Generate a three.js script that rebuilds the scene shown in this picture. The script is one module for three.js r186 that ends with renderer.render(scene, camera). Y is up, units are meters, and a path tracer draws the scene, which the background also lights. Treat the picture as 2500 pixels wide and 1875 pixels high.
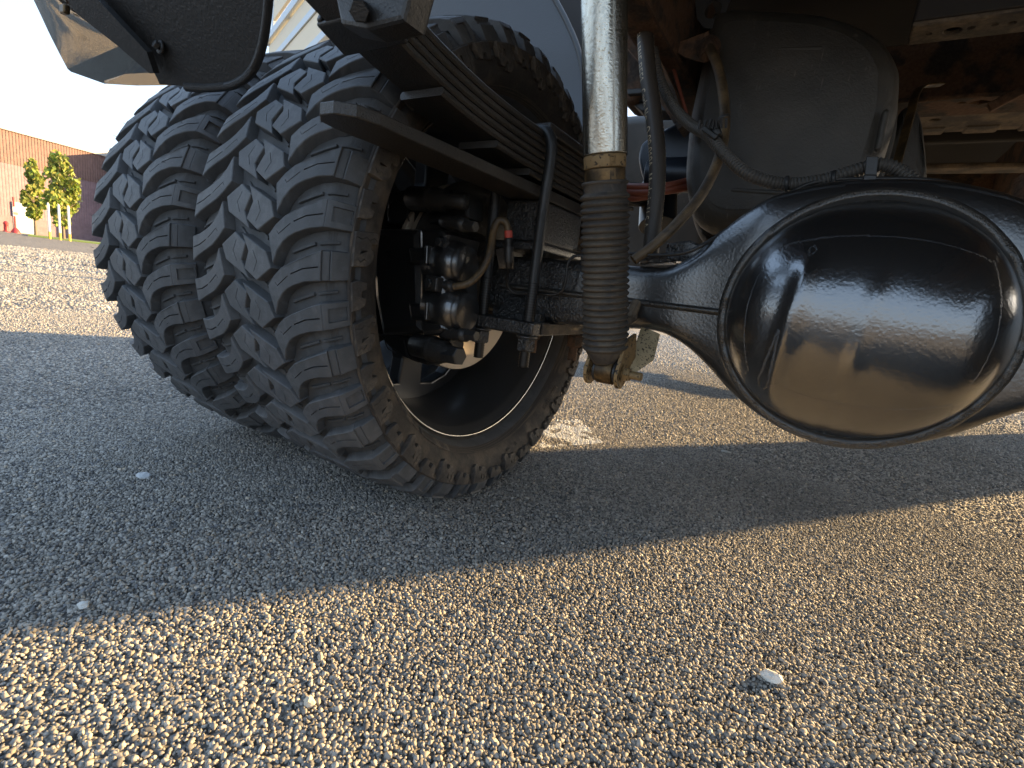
import * as THREE from 'three';
import { mergeGeometries, mergeVertices } from 'three/addons/utils/BufferGeometryUtils.js';
import { RoundedBoxGeometry } from 'three/addons/geometries/RoundedBoxGeometry.js';
import { FontLoader } from 'three/addons/loaders/FontLoader.js';
import { TextGeometry } from 'three/addons/geometries/TextGeometry.js';

// ---------------------------------------------------------------- camera, sky, sun, exposure
const V = (x, y, z) => new THREE.Vector3(x, y, z), PI = Math.PI, D2R = PI / 180;
const scene = new THREE.Scene();
const camera = new THREE.PerspectiveCamera(2 * Math.atan(937.5 / 1200.9) / D2R, 4 / 3, 0.02, 2000);
camera.position.set(0.609, 0.464, 0.886);
camera.rotation.set(-11.1 * D2R, 30.9 * D2R, 6.96 * D2R, 'YXZ');
camera.focus = 0.85; camera.userData.fStop = 11;
camera.updateMatrixWorld();

const renderer = new THREE.WebGLRenderer({ antialias: true });
renderer.toneMapping = THREE.LinearToneMapping;
renderer.toneMappingExposure = 5.0;
renderer.shadowMap.enabled = true;

const SUN_AZ = V(0.55, 0, -0.835).normalize(), SUN_EL = 12.5 * D2R;
const sunDir = V(SUN_AZ.x * Math.cos(SUN_EL), Math.sin(SUN_EL), SUN_AZ.z * Math.cos(SUN_EL));
{
  const w = 512, h = 256, data = new Float32Array(w * h * 4);
  for (let j = 0; j < h; j++) for (let i = 0; i < w; i++) {
    const el = ((j + .5) / h - .5) * PI, az = ((i + .5) / w - .5) * 2 * PI;
    const d = V(Math.cos(az) * Math.cos(el), Math.sin(el), Math.sin(az) * Math.cos(el));
    const up = Math.max(0, Math.sin(el)), k = 1 - Math.exp(-up * 2.6);
    const c = d.dot(sunDir), glow = Math.exp((c - 1) * 5) * .42, glow2 = Math.exp((c - 1) * 40) * 1.1;
    const hz = Math.exp(-up * 9);
    let r = 0.245 * (1 - k) + 0.15 * k + .03 * hz, g = 0.29 * (1 - k) + 0.225 * k + .012 * hz, b = 0.318 * (1 - k) + 0.35 * k;
    r += glow * .85 + glow2; g += glow * .66 + glow2 * .75; b += glow * .42 + glow2 * .42;
    if (el < 0) { r = .16; g = .15; b = .14; }
    const o = (j * w + i) * 4; data[o] = r; data[o + 1] = g; data[o + 2] = b; data[o + 3] = 1;
  }
  const sky = new THREE.DataTexture(data, w, h, THREE.RGBAFormat, THREE.FloatType);
  sky.mapping = THREE.EquirectangularReflectionMapping; sky.magFilter = sky.minFilter = THREE.LinearFilter; sky.needsUpdate = true;
  scene.background = sky; scene.environment = sky;
}
const sun = new THREE.DirectionalLight(new THREE.Color().setRGB(1, 0.685, 0.335), 5);
sun.position.copy(sunDir).multiplyScalar(60); sun.castShadow = true;
Object.assign(sun.shadow.camera, { left: -60, right: 60, top: 40, bottom: -40, near: 1, far: 160 });
sun.shadow.mapSize.set(4096, 4096); sun.shadow.radius = 1;
scene.add(sun);

// ---------------------------------------------------------------- helpers
let seed = 1234567;
const rnd = () => { seed |= 0; seed = seed + 0x6D2B79F5 | 0; let t = Math.imul(seed ^ seed >>> 15, 1 | seed); t = t + Math.imul(t ^ t >>> 7, 61 | t) ^ t; return ((t ^ t >>> 14) >>> 0) / 4294967296; };
const rr = (a, b) => a + (b - a) * rnd();
const clamp = (x, a, b) => Math.max(a, Math.min(b, x)), smooth = (a, b, x) => { const t = clamp((x - a) / (b - a), 0, 1); return t * t * (3 - 2 * t); };
const hash = (x, y, s) => { let n = Math.imul(x, 374761393) + Math.imul(y, 668265263) + Math.imul(s, 974634777); n = Math.imul(n ^ n >>> 13, 1274126177); return ((n ^ n >>> 16) >>> 0) / 4294967296; };
// value noise on [0,1) that wraps with period p
function vn(x, y, p, s) {
  x *= p; y *= p; const xi = Math.floor(x), yi = Math.floor(y), fx = x - xi, fy = y - yi, u = fx * fx * (3 - 2 * fx), v = fy * fy * (3 - 2 * fy), m = (a) => ((a % p) + p) % p;
  const a = hash(m(xi), m(yi), s), b = hash(m(xi + 1), m(yi), s), c = hash(m(xi), m(yi + 1), s), d = hash(m(xi + 1), m(yi + 1), s);
  return a + (b - a) * u + (c - a) * v + (a - b - c + d) * u * v;
}
const fbm = (x, y, p, s, o = 4) => { let t = 0, a = .5, n = 0; for (let i = 0; i < o; i++) { t += a * vn(x, y, p, s + i); n += a; a *= .55; p *= 2; } return t / n; };
function tex(n, fn, srgb = true) {
  const d = new Uint8Array(n * n * 4);
  for (let j = 0; j < n; j++) for (let i = 0; i < n; i++) {
    const c = fn((i + .5) / n, (j + .5) / n), o = (j * n + i) * 4;
    if (typeof c === 'number') d[o] = d[o + 1] = d[o + 2] = clamp(c * 255, 0, 255); else { d[o] = clamp(c[0], 0, 255); d[o + 1] = clamp(c[1], 0, 255); d[o + 2] = clamp(c[2], 0, 255); }
    d[o + 3] = 255;
  }
  const t = new THREE.DataTexture(d, n, n); t.wrapS = t.wrapT = THREE.RepeatWrapping; t.magFilter = THREE.LinearFilter; t.minFilter = THREE.LinearMipmapLinearFilter; t.generateMipmaps = true;
  if (srgb) t.colorSpace = THREE.SRGBColorSpace; t.needsUpdate = true; return t;
}
const rep = (t, k) => { const c = t.clone(); c.repeat.set(k, k); c.needsUpdate = true; return c; };
const mix3 = (a, b, t) => [a[0] + (b[0] - a[0]) * t, a[1] + (b[1] - a[1]) * t, a[2] + (b[2] - a[2]) * t];

// full-photograph position (2212 x 1659) -> the point where its ray meets a real plane (axis = value)
function at(px, py, axis, val) {
  const k = 2500 / 2212, d = V((px * k - 1250) / 1200.9, -(py * k - 937.5) / 1200.9, -1).applyQuaternion(camera.quaternion);
  return camera.position.clone().addScaledVector(d, (val - camera.position[axis]) / d[axis]);
}
const names = {};
const numbered = (n) => { const k = names[n] = (names[n] ?? -1) + 1; return k ? `${n}_${String(k).padStart(3, '0')}` : n; };
function uvBox(g, sc = 1) { // box-projected uv in metres
  if (g.index) g = g.toNonIndexed(); const p = g.attributes.position, n = g.attributes.normal, uv = new Float32Array(p.count * 2);
  for (let i = 0; i < p.count; i++) {
    const ax = Math.abs(n.getX(i)), ay = Math.abs(n.getY(i)), az = Math.abs(n.getZ(i));
    let u, v; if (ax >= ay && ax >= az) { u = p.getZ(i); v = p.getY(i); } else if (ay >= az) { u = p.getX(i); v = p.getZ(i); } else { u = p.getX(i); v = p.getY(i); }
    uv[2 * i] = u * sc; uv[2 * i + 1] = v * sc;
  }
  g.setAttribute('uv', new THREE.BufferAttribute(uv, 2)); return g;
}
const clean = (g) => { if (g.index) g = g.toNonIndexed(); for (const k of Object.keys(g.attributes)) if (!['position', 'normal', 'uv'].includes(k)) g.deleteAttribute(k); return g; };
function merge(list) { list = list.map(clean); for (const g of list) if (!g.attributes.uv) uvBox(g); return list.length > 1 ? mergeGeometries(list) : list[0]; }
function part(parent, name, geos, mat, keepUV) {
  let g = Array.isArray(geos) ? merge(geos) : clean(geos); if (!keepUV) g = uvBox(g);
  const m = new THREE.Mesh(g, mat); m.name = name; m.castShadow = m.receiveShadow = true; parent.add(m); return m;
}
function thing(name, label, category, pos = [0, 0, 0], group) {
  const o = new THREE.Group(); o.name = numbered(name); o.position.set(...pos); o.userData = { label, category }; if (group) o.userData.group = group; scene.add(o); return o;
}
const tf = (g, p = [0, 0, 0], r = [0, 0, 0], s) => { if (s) g.scale(...s); g.rotateX(r[0]); g.rotateY(r[1]); g.rotateZ(r[2]); return g.translate(p[0] ?? p.x, p[1] ?? p.y, p[2] ?? p.z); };
const arr = (v) => [v.x, v.y, v.z];
const bx = (w, h, d, p, r, rad = .003) => tf(new RoundedBoxGeometry(w, h, d, 2, Math.min(rad, w / 2.1, h / 2.1, d / 2.1)), p, r);
// cylinder between two points; profile = [[t, radius]...] along it
function rod(a, b, profile, seg = 28) {
  if (typeof profile === 'number') { const r = profile, c = Math.min(r * .12, .0015), L = a.distanceTo(b); profile = [[0, 0], [0, r - c], [c / L, r], [1 - c / L, r], [1, r - c], [1, 0]]; }
  const L = a.distanceTo(b), g = new THREE.LatheGeometry(profile.map(([t, r]) => new THREE.Vector2(r, t * L)), seg);
  g.applyQuaternion(new THREE.Quaternion().setFromUnitVectors(V(0, 1, 0), b.clone().sub(a).normalize())); return g.translate(a.x, a.y, a.z);
}
function hex(a, b, r, n = 6) { // hexagonal prism with chamfered end
  const L = a.distanceTo(b), s = new THREE.Shape(); for (let i = 0; i < n; i++) s[i ? 'lineTo' : 'moveTo'](Math.cos(i * 2 * PI / n) * r, Math.sin(i * 2 * PI / n) * r); s.closePath();
  const c = r * .1, g = new THREE.ExtrudeGeometry(s, { depth: L - 2 * c, bevelEnabled: true, bevelSize: c, bevelOffset: -c, bevelThickness: c, bevelSegments: 1 }); g.translate(0, 0, c);
  g.applyQuaternion(new THREE.Quaternion().setFromUnitVectors(V(0, 0, 1), b.clone().sub(a).normalize())); return g.translate(a.x, a.y, a.z);
}
function tube(pts, r, seg = 80, rs = 12, uvLen) {
  const c = new THREE.CatmullRomCurve3(pts, false, 'centripetal'), g = new THREE.TubeGeometry(c, seg, r, rs);
  if (uvLen) { const L = c.getLength(), uv = g.attributes.uv; for (let i = 0; i < uv.count; i++) { uv.setX(i, uv.getX(i) * L); } }
  return g;
}
function ribbed(pts, r, pitch, depth, rs = 14) { // corrugated tube
  const c = new THREE.CatmullRomCurve3(pts, false, 'centripetal'), L = c.getLength(), n = Math.round(L / pitch) * 6, g = new THREE.TubeGeometry(c, n, r, rs), p = g.attributes.position, q = V(), ctr = V();
  for (let i = 0; i <= n; i++) { c.getPointAt(i / n, ctr); const k = 1 - depth / r * (i % 6 >= 4 ? 1 : i % 6 === 3 || i % 6 === 0 ? .25 : 0); for (let j = 0; j <= rs; j++) { const o = i * (rs + 1) + j; q.fromBufferAttribute(p, o).sub(ctr).multiplyScalar(k).add(ctr); p.setXYZ(o, q.x, q.y, q.z); } }
  g.computeVertexNormals(); return g;
}
// solid plate from a planar (or nearly planar) outline in space
function plate(pts, th, back) {
  const n = V(), e1 = V(), e2 = V(); for (let i = 1; i < pts.length - 1; i++) n.add(e1.subVectors(pts[i], pts[0]).clone().cross(e2.subVectors(pts[i + 1], pts[0]))); n.normalize();
  const u = pts[1].clone().sub(pts[0]).normalize(), v = n.clone().cross(u), o = pts[0], P2 = pts.map(p => { const d = p.clone().sub(o); return new THREE.Vector2(d.dot(u), d.dot(v)); });
  const tri = THREE.ShapeUtils.triangulateShape(P2, []), off = (back ? back.clone() : n.clone().negate()).multiplyScalar(th), pos = [], push = (...a) => a.forEach(p => pos.push(p.x, p.y, p.z)), B = pts.map(p => p.clone().add(off));
  for (const [a, b, c] of tri) { push(pts[a], pts[b], pts[c]); push(B[c], B[b], B[a]); }
  for (let i = 0; i < pts.length; i++) { const j = (i + 1) % pts.length; push(pts[j], pts[i], B[i]); push(pts[j], B[i], B[j]); }
  const g = new THREE.BufferGeometry(); g.setAttribute('position', new THREE.Float32BufferAttribute(pos, 3)); g.computeVertexNormals(); return uvBox(g);
}
// extruded outline with bevel: pts on plane z = z0 (real coordinates), going back by depth
function slab(pts, z0, depth, bev = .004, holes = [], seg = 2) {
  const s = new THREE.Shape(pts.map(p => new THREE.Vector2(p.x, p.y))); for (const h of holes) s.holes.push(h);
  const g = new THREE.ExtrudeGeometry(s, { depth: Math.max(depth - 2 * bev, .0005), bevelEnabled: bev > 0, bevelSize: bev, bevelOffset: -bev, bevelThickness: bev, bevelSegments: seg, curveSegments: 24 });
  return g.translate(0, 0, z0 - depth + bev);
}
// rounded shell grown back from an outline on a plane z = z0
function pillow(loop, z0, depth, rad) {
  const c = V(); loop.forEach(p => c.add(p)); c.multiplyScalar(1 / loop.length); const rings = [[.001, rad * .18], [.45, rad * .15], [.8, rad * .06]].map(([k, z]) => [(p) => p.clone().sub(c).multiplyScalar(k).add(c), z]);
  for (let i = 0; i <= 10; i++) { const a = i / 10 * PI / 2; rings.push([(p) => { const d = p.clone().sub(c), L = d.length(); return d.multiplyScalar((L - rad * (1 - Math.sin(a))) / L).add(c); }, -rad * (1 - Math.cos(a))]); }
  rings.push([(p) => p.clone(), -depth + rad]); rings.push([(p) => p.clone().sub(c).multiplyScalar(.8).add(c), -depth]); rings.push([(p) => p.clone().sub(c).multiplyScalar(.001).add(c), -depth]);
  const L = [...loop, loop[0]]; const g = grid(rings.length - 1, L.length - 1, (u, v) => { const [f, z] = rings[Math.round(u * (rings.length - 1))], q = f(L[Math.round(v * (L.length - 1))]); return V(q.x, q.y, z0 + z); }); return g;
}
const poly = (list, axis, val) => list.map(([x, y]) => at(x, y, axis, val));
function smoothLoop(pts, n = 60, tension = .5) { return new THREE.CatmullRomCurve3(pts, true, 'catmullrom', tension).getPoints(n).slice(0, -1); }
function ribbon(pts, wid, th, wdir) { // flat strap swept along points
  const c = new THREE.CatmullRomCurve3(pts, false, 'centripetal'), n = 40, pos = [], rings = [];
  for (let i = 0; i <= n; i++) { const p = c.getPointAt(i / n), t = c.getTangentAt(i / n), w = wdir.clone().addScaledVector(t, -t.dot(wdir)).normalize(), h = t.clone().cross(w); rings.push(((q) => [[1, 1 - q], [1 - q * th / wid, 1], [-1 + q * th / wid, 1], [-1, 1 - q], [-1, -1 + q], [-1 + q * th / wid, -1], [1 - q * th / wid, -1], [1, -1 + q]])(.55).map(([a, b]) => p.clone().addScaledVector(w, a * wid / 2).addScaledVector(h, b * th / 2))); }
  const push = (...a) => a.forEach(p => pos.push(p.x, p.y, p.z));
  for (let i = 0; i < n; i++) for (let k = 0; k < 8; k++) { const a = rings[i][k], b = rings[i][(k + 1) % 8], cc = rings[i + 1][(k + 1) % 8], d = rings[i + 1][k]; push(a, b, cc, a, cc, d); }
  for (const [r, f] of [[rings[0], 1], [rings[n], 0]]) for (let k = 1; k < 7; k++) f ? push(r[0], r[k + 1], r[k]) : push(r[0], r[k], r[k + 1]);
  const g = new THREE.BufferGeometry(); g.setAttribute('position', new THREE.Float32BufferAttribute(pos, 3)); g.computeVertexNormals(); return uvBox(g);
}
function grid(nu, nv, fn) { // parametric sheet, smooth normals
  const pos = [], idx = []; for (let i = 0; i <= nu; i++) for (let j = 0; j <= nv; j++) { const p = fn(i / nu, j / nv); pos.push(p.x, p.y, p.z); }
  for (let i = 0; i < nu; i++) for (let j = 0; j < nv; j++) { const a = i * (nv + 1) + j, b = a + nv + 1; idx.push(a, b, a + 1, b, b + 1, a + 1); }
  const g = new THREE.BufferGeometry(); g.setAttribute('position', new THREE.Float32BufferAttribute(pos, 3)); g.setIndex(idx); g.computeVertexNormals(); return g;
}

// ---------------------------------------------------------------- materials
const T = {
  grain: tex(512, (x, y) => .5 + .5 * (fbm(x, y, 96, 3, 3) - .5) + .3 * (fbm(x, y, 24, 9, 3) - .5), false),
  lumps: tex(512, (x, y) => { const a = fbm(x, y, 40, 31, 3), b = fbm(x, y, 110, 41, 2); return clamp(.15 + 1.1 * Math.max(0, a - .38) + .35 * Math.max(0, b - .5), 0, 1); }, false),
  peel: tex(512, (x, y) => fbm(x, y, 40, 51, 2), false),
  rubber: tex(512, (x, y) => { const n = fbm(x, y, 8, 61, 5), s = vn(x, y, 230, 71) > .93 ? 22 : 0; const k = 78 + 24 * (n - .5) + s + 9 * smooth(.58, .74, fbm(x, y, 11, 63, 4)); return [k * .99, k, k * 1.01]; }),
  dusty: tex(512, (x, y) => { const n = smooth(.35, .7, fbm(x, y, 5, 81, 5)), f = fbm(x, y, 60, 87, 3) - .5; return mix3([56, 52, 48], [96, 86, 74], n).map(v => v + f * 24); }),
  rust: tex(512, (x, y) => { const n = smooth(.38, .62, fbm(x, y, 7, 91, 5)), f = fbm(x, y, 80, 97, 3) - .5; return mix3([52, 44, 38], [92, 68, 50], n).map(v => v + f * 28); }),
  dirt: tex(512, (x, y) => { const n = smooth(.3, .75, fbm(x, y, 6, 101, 5)), f = fbm(x, y, 70, 107, 3) - .5; return mix3([58, 52, 46], [112, 98, 80], n).map(v => v + f * 30); }),
  plastic: tex(512, (x, y) => { const n = fbm(x, y, 5, 111, 5), sc = Math.max(0, vn(x, y * .2, 150, 117) - .86) * 140 * smooth(.45, .7, fbm(x, y, 4, 119, 3)); const k = 52 + 34 * (n - .4) + sc * 2; return [k * 1.06, k, k * .9]; }),
  galv: tex(512, (x, y) => { const n = fbm(x, y * .25, 60, 121, 3), s = fbm(x, y, 90, 127, 2), big = fbm(x, y, 20, 131, 3); const k = 186 + 40 * (n - .5); const spot = s > .76 || (s > .7 && big > .6) ? 1 : 0; return mix3([k, k * .985, k * .93], [130, 112, 84], spot * .5); }),
  boot: tex(512, (x, y) => { const n = smooth(.3, .7, fbm(x, y, 6, 141, 5)), f = fbm(x, y, 60, 147, 3) - .5; return mix3([50, 46, 43], [80, 71, 59], n).map(v => v + f * 18); }),
  speck: tex(512, (x, y) => { const s = fbm(x, y, 70, 151, 2); return s > .7 ? [72, 62, 50] : [190, 176, 150].map(v => v + 40 * (fbm(x, y, 16, 157, 3) - .5)); }),
};
const std = (o) => new THREE.MeshStandardMaterial(o), phys = (o) => new THREE.MeshPhysicalMaterial(o), lin = (r, g, b) => new THREE.Color().setRGB(r, g, b);
const M = {
  tread: [0, 1, 2].map(i => std({ color: [0xffffff, 0xf2f2f4, 0xe6e8ea][i], map: rep(T.rubber, 6), roughness: .62, bumpMap: rep(T.grain, 14), bumpScale: .0006 })),
  carcass: std({ map: rep(T.rubber, 5), color: 0xdadada, roughness: .72, bumpMap: rep(T.grain, 12), bumpScale: .0006 }),
  sidewall: std({ map: rep(T.dusty, 5), color: 0xd8d4d0, roughness: .78, bumpMap: rep(T.grain, 12), bumpScale: .0006 }),
  sidelug: std({ map: rep(T.dusty, 7), color: 0xffffff, roughness: .72, bumpMap: rep(T.grain, 14), bumpScale: .0006 }),
  gloss: phys({ color: lin(.012, .0115, .011), roughness: .3, ior: 2.0, clearcoat: .7, clearcoatRoughness: .2, bumpMap: rep(T.peel, 8), bumpScale: .0003 }),
  cover: phys({ color: lin(.012, .012, .012), roughness: .25, ior: 2.33, clearcoat: 1, clearcoatRoughness: .19, bumpMap: rep(T.peel, 8), bumpScale: .0003 }),
  weld: phys({ color: lin(.06, .054, .046), roughness: .4, clearcoat: .6, clearcoatRoughness: .2, bumpMap: rep(T.lumps, 9), bumpScale: .004 }),
  rough: phys({ color: lin(.012, .012, .012), roughness: .3, ior: 1.8, clearcoat: .8, clearcoatRoughness: .16, bumpMap: rep(T.lumps, 8), bumpScale: .0048 }),
  black: std({ color: lin(.018, .018, .018), roughness: .38, bumpMap: rep(T.grain, 8), bumpScale: .0006 }),
  satin: std({ color: lin(.02, .0185, .017), roughness: .4, bumpMap: rep(T.grain, 6), bumpScale: .0008 }),
  spring: std({ color: lin(.03, .026, .022), roughness: .42, bumpMap: rep(T.grain, 9), bumpScale: .0012 }),
  thread: std({ color: lin(.022, .02, .018), roughness: .4, metalness: .5 }),
  steel: std({ color: lin(.45, .43, .4), roughness: .35, metalness: 1 }),
  lip: std({ color: lin(.62, .6, .57), roughness: .22, metalness: 1 }),
  galv: std({ map: rep(T.galv, 5), roughness: .26, metalness: 1, bumpMap: rep(T.grain, 6), bumpScale: .0004 }),
  worn: std({ map: rep(T.speck, 4), color: 0xb09c7c, roughness: .6, metalness: .25, bumpMap: rep(T.grain, 9), bumpScale: .001 }),
  goldz: std({ map: rep(T.dirt, 7), color: 0xffe6b4, roughness: .45, metalness: .55 }),
  boot: std({ map: rep(T.boot, 5), roughness: .68 }),
  rim: phys({ color: lin(.035, .034, .033), roughness: .5, clearcoat: .5, clearcoatRoughness: .25 }),
  rimface: phys({ color: lin(.018, .018, .019), roughness: .3, clearcoat: .6, clearcoatRoughness: .2 }),
  rotor: std({ color: lin(.5, .42, .33), roughness: .55, metalness: .35, bumpMap: rep(T.galv, 8), bumpScale: .0004 }),
  tank: std({ map: rep(T.plastic, 2.2), roughness: .52, bumpMap: rep(T.grain, 5), bumpScale: .0008 }),
  rust: std({ map: rep(T.rust, 3), roughness: .85, bumpMap: rep(T.lumps, 5), bumpScale: .0015 }),
  dirt: std({ map: rep(T.dirt, 4), roughness: .75, bumpMap: rep(T.grain, 6), bumpScale: .001 }),
  floor: std({ color: lin(.03, .027, .025), roughness: .8 }),
  hose: std({ color: lin(.03, .027, .024), roughness: .5 }),
  tanhose: std({ map: rep(T.dirt, 7), color: 0xe8d8b8, roughness: .55 }),
  conduit: std({ color: lin(.06, .055, .048), roughness: .5 }),
  red: std({ color: lin(.45, .06, .04), roughness: .5 }),
  redpipe: std({ color: lin(.2, .055, .03), roughness: .5 }),
  paint: phys({ color: lin(.006, .006, .007), roughness: .25, clearcoat: 1, clearcoatRoughness: .04 }),
  arm: std({ map: rep(T.speck, 6), color: 0xfff4e0, roughness: .4, metalness: .15, bumpMap: rep(T.grain, 9), bumpScale: .0006 }),
  chrome: std({ color: lin(.78, .75, .7), roughness: .12, metalness: 1, bumpMap: rep(T.grain, 2), bumpScale: .0002 }),
  apron: std({ color: lin(.011, .0105, .01), roughness: .42, bumpMap: rep(T.grain, 4), bumpScale: .0008 }),
  liner: std({ color: lin(.036, .036, .037), roughness: .45, bumpMap: rep(T.grain, 4), bumpScale: .0006 }),
  navy: std({ color: lin(.02, .024, .032), roughness: .32, metalness: .3 }),
};

// ---------------------------------------------------------------- ground
const ground = new THREE.Group(); ground.name = 'ground'; ground.userData = { kind: 'structure', label: 'coarse weathered asphalt parking lot under the truck', category: 'asphalt' }; scene.add(ground);
{
  const asph = tex(1024, (x, y) => { const a = vn(x, y, 256, 5), b = vn(x, y, 340, 6), c = fbm(x, y, 12, 7, 4); const st = Math.max(a, b * .98), w = vn(x, y, 300, 8); let k = 72 + 80 * smooth(.45, .95, st) + 30 * (c - .5); if (w > .965) k += 60; return [k * 1.04, k, k * .94]; });
  const hgt = tex(1024, (x, y) => { const a = vn(x, y, 256, 5), b = vn(x, y, 340, 6); return smooth(.2, .9, Math.max(a, b)); }, false);
  const g = new THREE.PlaneGeometry(360, 360, 180, 180); g.rotateX(-PI / 2); g.translate(-60, -.0012, -20);
  const p = g.attributes.position, col = new Float32Array(p.count * 3), uv = g.attributes.uv;
  for (let i = 0; i < p.count; i++) { const x = p.getX(i), z = p.getZ(i), k = .9 + .25 * (fbm(x / 200 + 5, z / 200 + 5, 40, 77, 4) - .5); col[3 * i] = col[3 * i + 1] = col[3 * i + 2] = k; uv.setXY(i, x / 1.6, z / 1.6); }
  g.setAttribute('color', new THREE.BufferAttribute(col, 3));
  const m = part(ground, 'asphalt', g, std({ map: asph, bumpMap: hgt, bumpScale: .006, roughness: .9, vertexColors: true }), true);
  m.geometry.setAttribute('color', g.toNonIndexed().attributes.color);
  // real aggregate stones near the camera
  const stones = []; for (let v = 0; v < 5; v++) { let s = new THREE.IcosahedronGeometry(1, 1); s.deleteAttribute('uv'); s.deleteAttribute('normal'); s = mergeVertices(s, 1e-4); const q = s.attributes.position; for (let i = 0; i < q.count; i++) { const k = rr(.62, 1.15); q.setXYZ(i, q.getX(i) * k, q.getY(i) * k, q.getZ(i) * k); } s.computeVertexNormals(); stones.push(s); }
  const mat = std({ color: 0xffffff, roughness: .8 });
  const lists = stones.map(() => []);
  const C = camera.position, fw = -30.9 * D2R;
  const put = (x0, x1, z0, z1, step, keep, big) => {
    for (let x = x0; x < x1; x += step) for (let z = z0; z < z1; z += step) {
      const X = x + rr(-.5, .5) * step, Z = z + rr(-.5, .5) * step, dx = X - C.x, dz = Z - C.z, d = Math.hypot(dx, dz);
      let a = Math.atan2(dx, -dz) - fw; if (a > PI) a -= 2 * PI; if (!keep(d, a)) continue;
      lists[(rnd() * 5) | 0].push([X, Z, big]);
    }
  };
  const inView = (d, a) => d < .5 || Math.abs(a) < 1.02;
  put(-1.4, 2.3, -1.1, 1.25, .0046, (d, a) => d < 1.75 && inView(d, a), 1);
  put(-4.4, 4.2, -4.4, 2.2, .0092, (d, a) => d >= 1.73 && d < 4 && inView(d, a), 1.45);
  put(-2.5, 3.5, -2.3, 3.9, .02, (d, a) => d < 3 && !inView(d, a), 2.6);
  put(-8.4, 8.4, -8.4, 4.2, .02, (d, a) => d >= 3.97 && d < 8.2 && Math.abs(a) < .95, 3.1);
  put(-18, 6, -15, 4.2, .042, (d, a) => d >= 8.1 && d < 17 && a < -.2 && a > -.9, 6.4);
  const mx = new THREE.Matrix4(), q = new THREE.Quaternion(), e = new THREE.Euler(), c = new THREE.Color();
  const inQuad = (x, z) => { // worn paint patch ahead of the inner tyre
    const P = LINE; let s = 0; for (let i = 0; i < 4; i++) { const [ax, az] = P[i], [bx_, bz] = P[(i + 1) % 4]; const k = (bx_ - ax) * (z - az) - (bz - az) * (x - ax); s += k > 0 ? 1 : -1; } return Math.abs(s) === 4; };
  var LINE = [[1172, 908], [1250, 905], [1302, 957], [1165, 968]].map(([x, y]) => { const v = at(x, y, 'y', 0); return [v.x, v.z]; });
  stones.forEach((s, k) => {
    const im = new THREE.InstancedMesh(s, mat, lists[k].length); im.name = 'aggregate'; im.userData = { kind: 'stuff' }; im.castShadow = im.receiveShadow = true;
    lists[k].forEach(([x, z, big], i) => {
      const r = big * .0025 * Math.pow(2, rr(-.85, .8)); e.set(rr(0, 6.28), rr(0, 6.28), rr(0, 6.28)); q.setFromEuler(e);
      mx.compose(V(x, .0006 - r * rr(.3, .95) + (big > 2 ? r * .1 : 0), z), q, V(r * rr(.8, 1.45), r * rr(.65, 1), r * rr(.75, 1.15))); im.setMatrixAt(i, mx);
      let t = rnd(), v = rr(.15, .35) * (.82 + .5 * (fbm(x * .11 + 7, z * .11 + 7, 16, 301, 3) - .15)); c.setRGB(v * 1.08, v, v * .87); if (t > .985) { v = rr(.32, .5); c.setRGB(v, v * .95, v * .84); } else if (t > .95) c.setRGB(v * 1.5, v * 1.25, v * .95); else if (t < .15) c.setRGB(v * .5, v * .5, v * .5);
      if (inQuad(x, z) && fbm(x * .8 + 3, z * .8 + 3, 30, 55, 3) > .37) { v = rr(.5, .72); c.setRGB(v, v, v * .97); }
      im.setColorAt(i, c);
    });
    ground.add(im);
  });
}

// ---------------------------------------------------------------- the truck
const truck = thing('pickup_truck', 'black lifted pickup truck seen from below behind its dual left rear wheels', 'truck');
const AX = .465; // axle height

// tyres
const PITCHES = 42, STEP = 2 * PI / PITCHES, R0 = 470;
function makeProfile(pts) { // half profile, mm; returns map(u, w, depth)
  let u = 0; const P = pts.map(([x, r], i) => { if (i) u += Math.hypot(x - pts[i - 1][0], r - pts[i - 1][1]); return { x, r, u }; });
  const segN = P.slice(0, -1).map((a, i) => { const b = P[i + 1], dx = b.x - a.x, dr = b.r - a.r, l = Math.hypot(dx, dr) || 1; return [-dr / l, dx / l]; });
  P.forEach((p, i) => { const a = segN[Math.max(0, i - 1)], b = segN[Math.min(segN.length - 1, i)]; if (i === 0) { p.n = [0, 1]; return; } const d = a[0] * b[0] + a[1] * b[1]; const n = [a[0] + b[0], a[1] + b[1]], l = Math.hypot(...n); p.n = [n[0] / l, n[1] / l]; });
  const map = (uu, w, d = 0) => {
    const s = uu < 0 ? -1 : 1, t = Math.abs(uu); let i = 0; while (i < P.length - 2 && P[i + 1].u < t) i++; const a = P[i], b = P[i + 1], f = clamp((t - a.u) / (b.u - a.u || 1), 0, 1.2);
    let nx = a.n[0] + (b.n[0] - a.n[0]) * f, nr = a.n[1] + (b.n[1] - a.n[1]) * f; const l = Math.hypot(nx, nr); nx /= l; nr /= l;
    const x = a.x + (b.x - a.x) * f - nx * d, r = a.r + (b.r - a.r) * f - nr * d, an = w / R0;
    return { p: V(s * x / 1000, r * Math.sin(an) / 1000, r * Math.cos(an) / 1000), n: V(s * nx, nr * Math.sin(an), nr * Math.cos(an)) };
  };
  map.P = P; return map;
}
const outer = makeProfile([[0, 470], [40, 469.7], [80, 468.6], [115, 466.4], [145, 462.8], [164, 458], [171, 447], [176, 434], [179, 423], [181.5, 408], [181, 394], [176, 377], [165, 362], [150, 351], [136, 344], [127, 342], [121, 338]]);
const U_CREASE = outer.P[5].u, U_EDGE = outer.P[8].u;
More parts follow.
